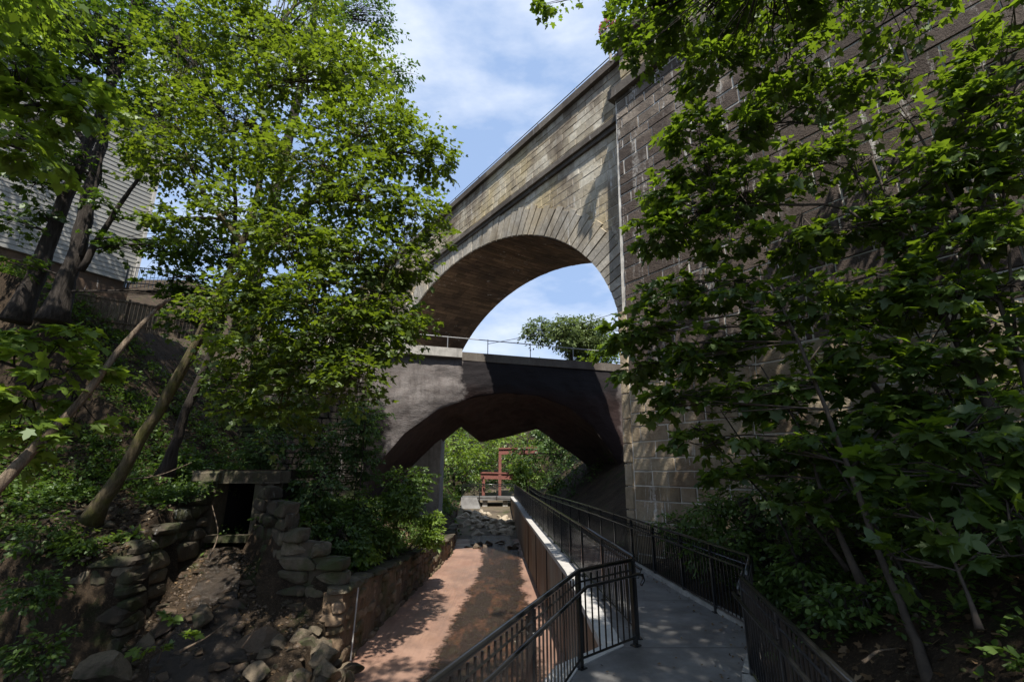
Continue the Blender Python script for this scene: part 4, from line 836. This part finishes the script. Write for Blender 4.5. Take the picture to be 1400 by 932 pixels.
# shrubs left of the channel in front of the bridge
def shrub(label, c, r, n, leaf, size, per=16, group='bushes on the left bank', shape=SIMPLE, rz=None):
    c = V(*c); gx = min(c[0], xL(c[1]) - .45) if c[0] < xR(c[1]) + .2 else max(c[0], xD(c[1]) + .3); g = V(gx, c[1], ground_h(gx, c[1]) - .05)
    return tree('bush', label, 'bush', [([g, (g + c) / 2, c], .03, .01)], [(c, r, rz or r * .8, n), (c + R.normal(0, .4, 3) * r - V(0, 0, .3 * r), r * .7, r * .6, n // 2), (c + R.normal(0, .4, 3) * r - V(0, 0, .3 * r), r * .7, r * .6, n // 2)], leaf, size, per, shape=shape, group=group, twigs=3, spray=.5)
for px, py, Y, r, n, lf, lab in ((550, 688, 17, .85, 90, 'herb', 'sunlit feathery bush in front of the road bridge foot'), (500, 700, 16.5, 1.0, 90, 'herb', 'bush filling the bank left of the feathery sunlit one'), (590, 735, 18.5, .45, 40, 'bright', 'small bright tuft on top of the stone channel wall'),
        (492, 757, 14.5, .5, 50, 'bright', 'light green nettle clump behind the low channel wall'), (470, 735, 14.5, .8, 70, 'fine', 'dark bush above the stepped stone wall end'), (522, 728, 16, .5, 44, 'herb', 'low bush just behind the stone channel wall'),
        (430, 660, 15.5, 1.0, 80, 'fine', 'dark shrub on the slope right of the drain lintel'), (400, 700, 14, .5, 40, 'herb', 'fern like plant on the right drain flank wall'), (360, 610, 15.5, .9, 60, 'fine', 'dark shrub above the drain opening'),
        (250, 640, 14.5, .7, 44, 'herb', 'shaded shrub left of the drain opening'), (490, 620, 17.5, 1.0, 60, 'fine', 'dark shrub against the stone wing wall'), (500, 570, 17.2, 1.1, 80, 'fine', 'dark climbing shrub over the top of the wing wall'), (548, 655, 17.6, .7, 60, 'herb', 'shaded leafy shrub at the foot of the bridge haunch'), (440, 600, 17.5, 1.2, 70, 'fine', 'tall dark shrub covering the wing wall'),
        (180, 735, 11.6, .35, 26, 'bright', 'sunlit weeds on top of the left wing wall'), (40, 800, 10.0, .45, 30, 'herb', 'fern like plant at the lower left edge of the bank'), (60, 880, 9.2, .35, 22, 'herb', 'low weeds among the rocks in the bottom left corner'), (110, 740, 11, .35, 24, 'bright', 'bright weeds on the earth behind the left wing wall'), (70, 720, 11, .5, 30, 'herb', 'leafy weeds left of the mossy trunk base'), (590, 708, 19, .45, 34, 'bright', 'yellowish bush under the foot of the road bridge'), (390, 560, 17, 1.2, 60, 'fine', 'shaded bush high on the slope behind the maple')):
    shrub(lab, A(px, py, Y), r, n, lf, .13 if Y > 13 else .10)
for px, py, Y, r, n, lab in ((980, 700, 9.5, .55, 60, 'green bush against the pier behind the right railing'), (1060, 680, 8.6, .7, 80, 'feathery green bush along the abutment wall foot'), (1140, 640, 7.8, .7, 60, 'shaded bush halfway along the abutment wall'), (1010, 740, 8.8, .4, 30, 'low dark weeds just behind the corner of the right railing'), (1230, 700, 6.2, .5, 34, 'dark shrub on the upper right bank'), (930, 720, 11, .5, 50, 'green fern like bush touching the base of the pier'), (1100, 760, 7.2, .5, 44, 'dark leafy shrub behind the right railing halfway up the bank'), (1180, 820, 5.6, .35, 24, 'small dim shrub low on the right bank'), (1060, 790, 7.4, .35, 24, 'low plant just behind the bend of the right railing'), (1330, 740, 5.2, .4, 24, 'dim broad leaved shrub on the right bank slope'), (855, 745, 15.5, .25, 12, 'small yellow green plant between rails at the pier foot')):
    shrub(lab, A(px, py, Y), r, n, 'herb', .09, group='bushes on the right bank')
# maple seedling in the cascade
tree('maple_seedling', 'small maple seedling with bright leaves growing between the cascade rocks', 'seedling', [([A(215, 905, 9.3), A(225, 880, 9.3), A(232, 865, 9.3)], .01, .004)],
     [B(205, 885, 9.3, .25, 6, .08), B(250, 870, 9.3, .2, 4, .06), B(235, 840, 9.5, .2, 4, .06)], 'bright', .14, 6, 'twig', spray=.25, twigs=1, group='seedling')
# dead leaning trunk
sn = MB(); pts = catmull([(-7.6, 5.2, -1.2), A(-25, 690, 5.7), A(40, 620, 5.9), A(110, 548, 6.1), A(170, 470, 6.3), A(214, 422, 6.6)], 6); rr_ = np.linspace(.085, .026, len(pts)); sn.tube(pts, rr_, 10, rough=.1)
sn.tube([pts[-1], pts[-1] + V(.12, 0, .12), pts[-1] + V(.22, .02, .16)], (.04, .008), 5); sn.tube([pts[14], pts[14] + V(.1, -.05, -.18)], (.03, .006), 5)
tag(sn.build('dead_trunk', M['deadwood'], smooth=True), 'bare splintered dead trunk leaning up from the left edge', 'dead tree')
def stick(label, pts, r): m = MB(); m.tube(catmull(pts, 4), (r, r * .3), 6, rough=.15); return tag(m.build('fallen_branch', M['deadwood'], smooth=True), label, 'branch', 'fallen branches')
stick('pale forked twig lying on the bank beside the mossy trunk', [A(170, 655, 11.8), A(215, 650, 11.8), A(262, 632, 12)], .02)
stick('thin stick leaning in front of the drain opening', [A(285, 765, 13), A(298, 730, 13.2), A(290, 690, 13.5)], .025)
stick('pale stick lying over the cascade rocks', [A(245, 890, 9.6), A(280, 872, 9.8), A(310, 850, 10)], .025)
stick('short dry branch caught among the rocks at the bottom', [A(330, 885, 9.5), A(345, 865, 9.6), A(352, 850, 9.7)], .02)
stick('broken sunlit branch on the right bank near the railing', [A(1180, 905, 4.4), A(1200, 890, 4.5), A(1225, 886, 4.6)], .015)
# stump
sm_ = MB(); g = A(1010, 725, 9); sm_.tube([V(g[0] + .5, g[1], ground_h(g[0] + .5, g[1]) - .1), V(g[0] + .35, g[1], g[2] + .1), V(g[0] + .15, g[1], g[2] + .55)], (.22, .12), 9, rough=.2); tag(sm_.build('tree_stump', M['bark'], smooth=True), 'dark broken stump leaning among bushes behind the right railing', 'stump')

# ------------------------------------------------------------------ ground cover (stuff)
def cover(name, n, fx, leaf, size, per, spray, shape=SIMPLE, up=.6, jit=.4, dens=None):
    S = []; 
    while len(S) < n:
        x, y = fx()
        if dens and noise.noise(Vector((x * .55, y * .55, 5))) < dens: continue
        S.append((x, y, ground_h(x, y)))
    S = np.array(S); v = R.normal(0, 1, (n, 3)); v[:, 2] = np.abs(v[:, 2]) * up + .4; v = nrm(v); S[:, 2] += R.uniform(0, .18, n)
    P, D, U, s_, tn = sprays(S, v, spray * R.uniform(.5, 1.3, n), per, size, jit=jit)
    o = leaf_mesh(name, M[leaf], None, P, D, U, s_, shape, tn); return tag(o, kind='stuff')
def left():
    y = random.uniform(8, 26); x = xL(y) - .4 - abs(random.gauss(0, 5.5))
    while y < 14.6 and VL(y) - .3 < x: y = random.uniform(8, 26); x = xL(y) - .4 - abs(random.gauss(0, 5.5))
    return x, y
def right():
    y = random.uniform(2.5, 14); return xD(y) + .3 + random.random() ** .8 * 5.5, y
tag(cover('undergrowth', 3600, left, 'herb', .10, 13, .38, dens=-.18), 'leafy undergrowth covering the left bank', 'undergrowth')
tag(cover('undergrowth', 2300, right, 'herb', .08, 11, .32, dens=-.1), 'leafy undergrowth covering the right bank', 'undergrowth')
tag(cover('undergrowth', 1500, lambda: (random.uniform(-20, -3.8) if random.random() < .5 else random.uniform(2.6, 14), random.uniform(26, 60)), 'fine', .2, 12, .8), 'undergrowth on the slopes beyond the bridge', 'undergrowth')
def litter(fx, n, size, z=None):
    P = np.array([(x, y, (ground_h(x, y) if z is None else z) + .02) for x, y in (fx() for _ in range(n))]); D = R.normal(0, 1, (n, 3)) * V(1, 1, .3); U = V(0, 0, 1) + R.normal(0, .35, (n, 3))
    return leaf_mesh('leaf_litter', M['litter'], None, P, D, U, size * R.uniform(.5, 1.2, n), MAPLE)
tag(litter(left, 5000, .10), 'brown dead leaves lying on the left bank', 'leaf litter', kind='stuff')
tag(cover('undergrowth', 500, lambda: (random.uniform(-7, 4), random.uniform(45.5, 60)), 'herb', .2, 12, .8), 'leafy ground cover around the red platform', 'undergrowth')
tag(cover('undergrowth', 2200, lambda: (random.uniform(-19, -8.6), random.uniform(11.5, 19)), 'herb', .11, 13, .42, dens=-.2), 'shaded leafy undergrowth over the upper left slope', 'undergrowth')
tag(litter(right, 5000, .09), 'brown dead leaves lying on the right bank', 'leaf litter', kind='stuff')
def onw(): y = random.uniform(3, 20); return (xD(y) - .1 - abs(random.gauss(0, .2)) if random.random() < .75 else random.uniform(xR(y) + .4, xD(y))), y
tag(litter(onw, 420, .04, .004), 'small dead leaves along the right kerb of the walkway', 'leaf litter', kind='stuff')

def debris(label, fx, n, size, mat):
    base = rock_mesh(3, mat, .6, 1); K = len(base.vertices); co = np.empty(K * 3); base.vertices.foreach_get('co', co); co = co.reshape(-1, 3)
    F = np.array([list(p.vertices) for p in base.polygons]); xy = [fx() for _ in range(n)]
    P = np.array([(x, y, ground_h(x, y)) for x, y in xy]); a = R.uniform(0, 6.28, n); S = (size * R.lognormal(0, .5, n))[:, None] * R.uniform(.6, 1.3, (n, 3))
    W_ = co[None] * S[:, None]; ca, sa = np.cos(a)[:, None], np.sin(a)[:, None]; W_ = np.stack([W_[..., 0] * ca - W_[..., 1] * sa, W_[..., 0] * sa + W_[..., 1] * ca, W_[..., 2]], -1) + P[:, None]
    me = bpy.data.meshes.new('stone_debris'); NF = len(F); me.vertices.add(n * K); me.loops.add(n * NF * 3); me.polygons.add(n * NF)
    me.vertices.foreach_set('co', W_.astype(np.float32).ravel()); me.loops.foreach_set('vertex_index', (F[None] + (np.arange(n) * K)[:, None, None]).astype(np.int32).ravel())
    me.polygons.foreach_set('loop_start', np.arange(0, n * NF * 3, 3, dtype=np.int32)); me.update(calc_edges=True)
    at_ = me.attributes.new('tone', 'FLOAT', 'FACE'); at_.data.foreach_set('value', np.repeat(R.random(n), NF).astype(np.float32)); me.materials.append(M[mat]); tag(link('stone_debris', me), label, 'debris', kind='stuff')
def casc(): y = random.uniform(7.5, 14); return random.uniform(VL(y) + .1, (VR(y) if y > 11.9 else xL(y) + .1) - .1), y
def bankl(): y = random.uniform(6, 14); return min(VL(y), -8.2 if y > 10.8 else 0) - .1 - abs(random.gauss(0, 3)), y
debris('small wet stones strewn down the cascade', casc, 2600, .045, 'wetrock')
debris('small stones and clods on the left bank', bankl, 1800, .05, 'rock')
debris('small stones and clods on the right bank', right, 900, .03, 'rock')
tag(litter(bankl, 4000, .09), 'brown dead leaves on the slope above the left wing wall', 'leaf litter', kind='stuff')
tag(litter(casc, 900, .08), 'dead leaves washed among the cascade stones', 'leaf litter', kind='stuff')
tag(cover('undergrowth', 2200, bankl, 'herb', .09, 12, .33, dens=-.05), 'weeds on the slope above the left wing wall', 'undergrowth')
# ------------------------------------------------------------------ camera, light, sky
sc = bpy.context.scene
cam = bpy.data.cameras.new('camera'); cam.lens = 36 * FPX / 1400; cam.sensor_width = 36; cam.clip_end = 600; cam.clip_start = .05
co_ = bpy.data.objects.new('camera', cam); C.objects.link(co_); co_.location = (0, 0, H); co_.rotation_euler = (math.pi / 2 + PITCH, 0, 0); sc.camera = co_
EL, AZ = math.radians(57), math.radians(7)
sd = Vector((math.sin(AZ) * math.cos(EL), -math.cos(AZ) * math.cos(EL), math.sin(EL)))
sl = bpy.data.lights.new('sun', 'SUN'); sl.energy = 5.0; sl.angle = math.radians(.53); sl.color = (1, .95, .87)
so_ = bpy.data.objects.new('sun', sl); C.objects.link(so_); so_.rotation_euler = sd.to_track_quat('Z', 'Y').to_euler()
w = bpy.data.worlds.new('World'); sc.world = w; w.use_nodes = True; t = w.node_tree; t.nodes.clear()
sky = t.nodes.new('ShaderNodeTexSky'); sky.sky_type = 'NISHITA'; sky.sun_disc = False; sky.sun_elevation = EL; sky.sun_rotation = math.radians(180) - AZ; sky.dust_density = 1.2
bg = t.nodes.new('ShaderNodeBackground'); bg.inputs[1].default_value = .072; o_ = t.nodes.new('ShaderNodeOutputWorld')
tc = t.nodes.new('ShaderNodeTexCoord'); mp = t.nodes.new('ShaderNodeMapping'); mp.inputs['Scale'].default_value = (1, 1, 2.6); nz_ = t.nodes.new('ShaderNodeTexNoise'); nz_.inputs['Scale'].default_value = 2.3; nz_.inputs['Detail'].default_value = 8; nz_.inputs['Roughness'].default_value = .55
mr = t.nodes.new('ShaderNodeMapRange'); mr.inputs[1].default_value = .5; mr.inputs[2].default_value = .76; mr.inputs[3].default_value = .05; mr.inputs[4].default_value = .9
mx = t.nodes.new('ShaderNodeMix'); mx.data_type = 'RGBA'; mx.inputs[7].default_value = (9.5, 9.9, 10.5, 1)
lk = t.links.new
lk(tc.outputs['Generated'], mp.inputs[0]); lk(mp.outputs[0], nz_.inputs['Vector']); lk(nz_.outputs['Fac'], mr.inputs[0]); lk(mr.outputs[0], mx.inputs[0]); m0 = t.nodes.new('ShaderNodeMix'); m0.data_type = 'RGBA'; m0.inputs[0].default_value = .7; m0.inputs[7].default_value = (3.7, 5.5, 9.0, 1); lk(sky.outputs[0], m0.inputs[6]); lk(m0.outputs[2], mx.inputs[6]); lk(mx.outputs[2], bg.inputs[0]); lk(bg.outputs[0], o_.inputs[0])
sc.view_settings.view_transform = 'Standard'; sc.view_settings.look = 'None'; sc.view_settings.exposure = .75; sc.view_settings.gamma = 1
sc.render.engine = 'CYCLES'; cy = sc.cycles; cy.max_bounces = 7; cy.diffuse_bounces = 3; cy.glossy_bounces = 3; cy.transmission_bounces = 4; cy.use_denoising = True
try: cy.denoiser = 'OPENIMAGEDENOISE'
except Exception: pass
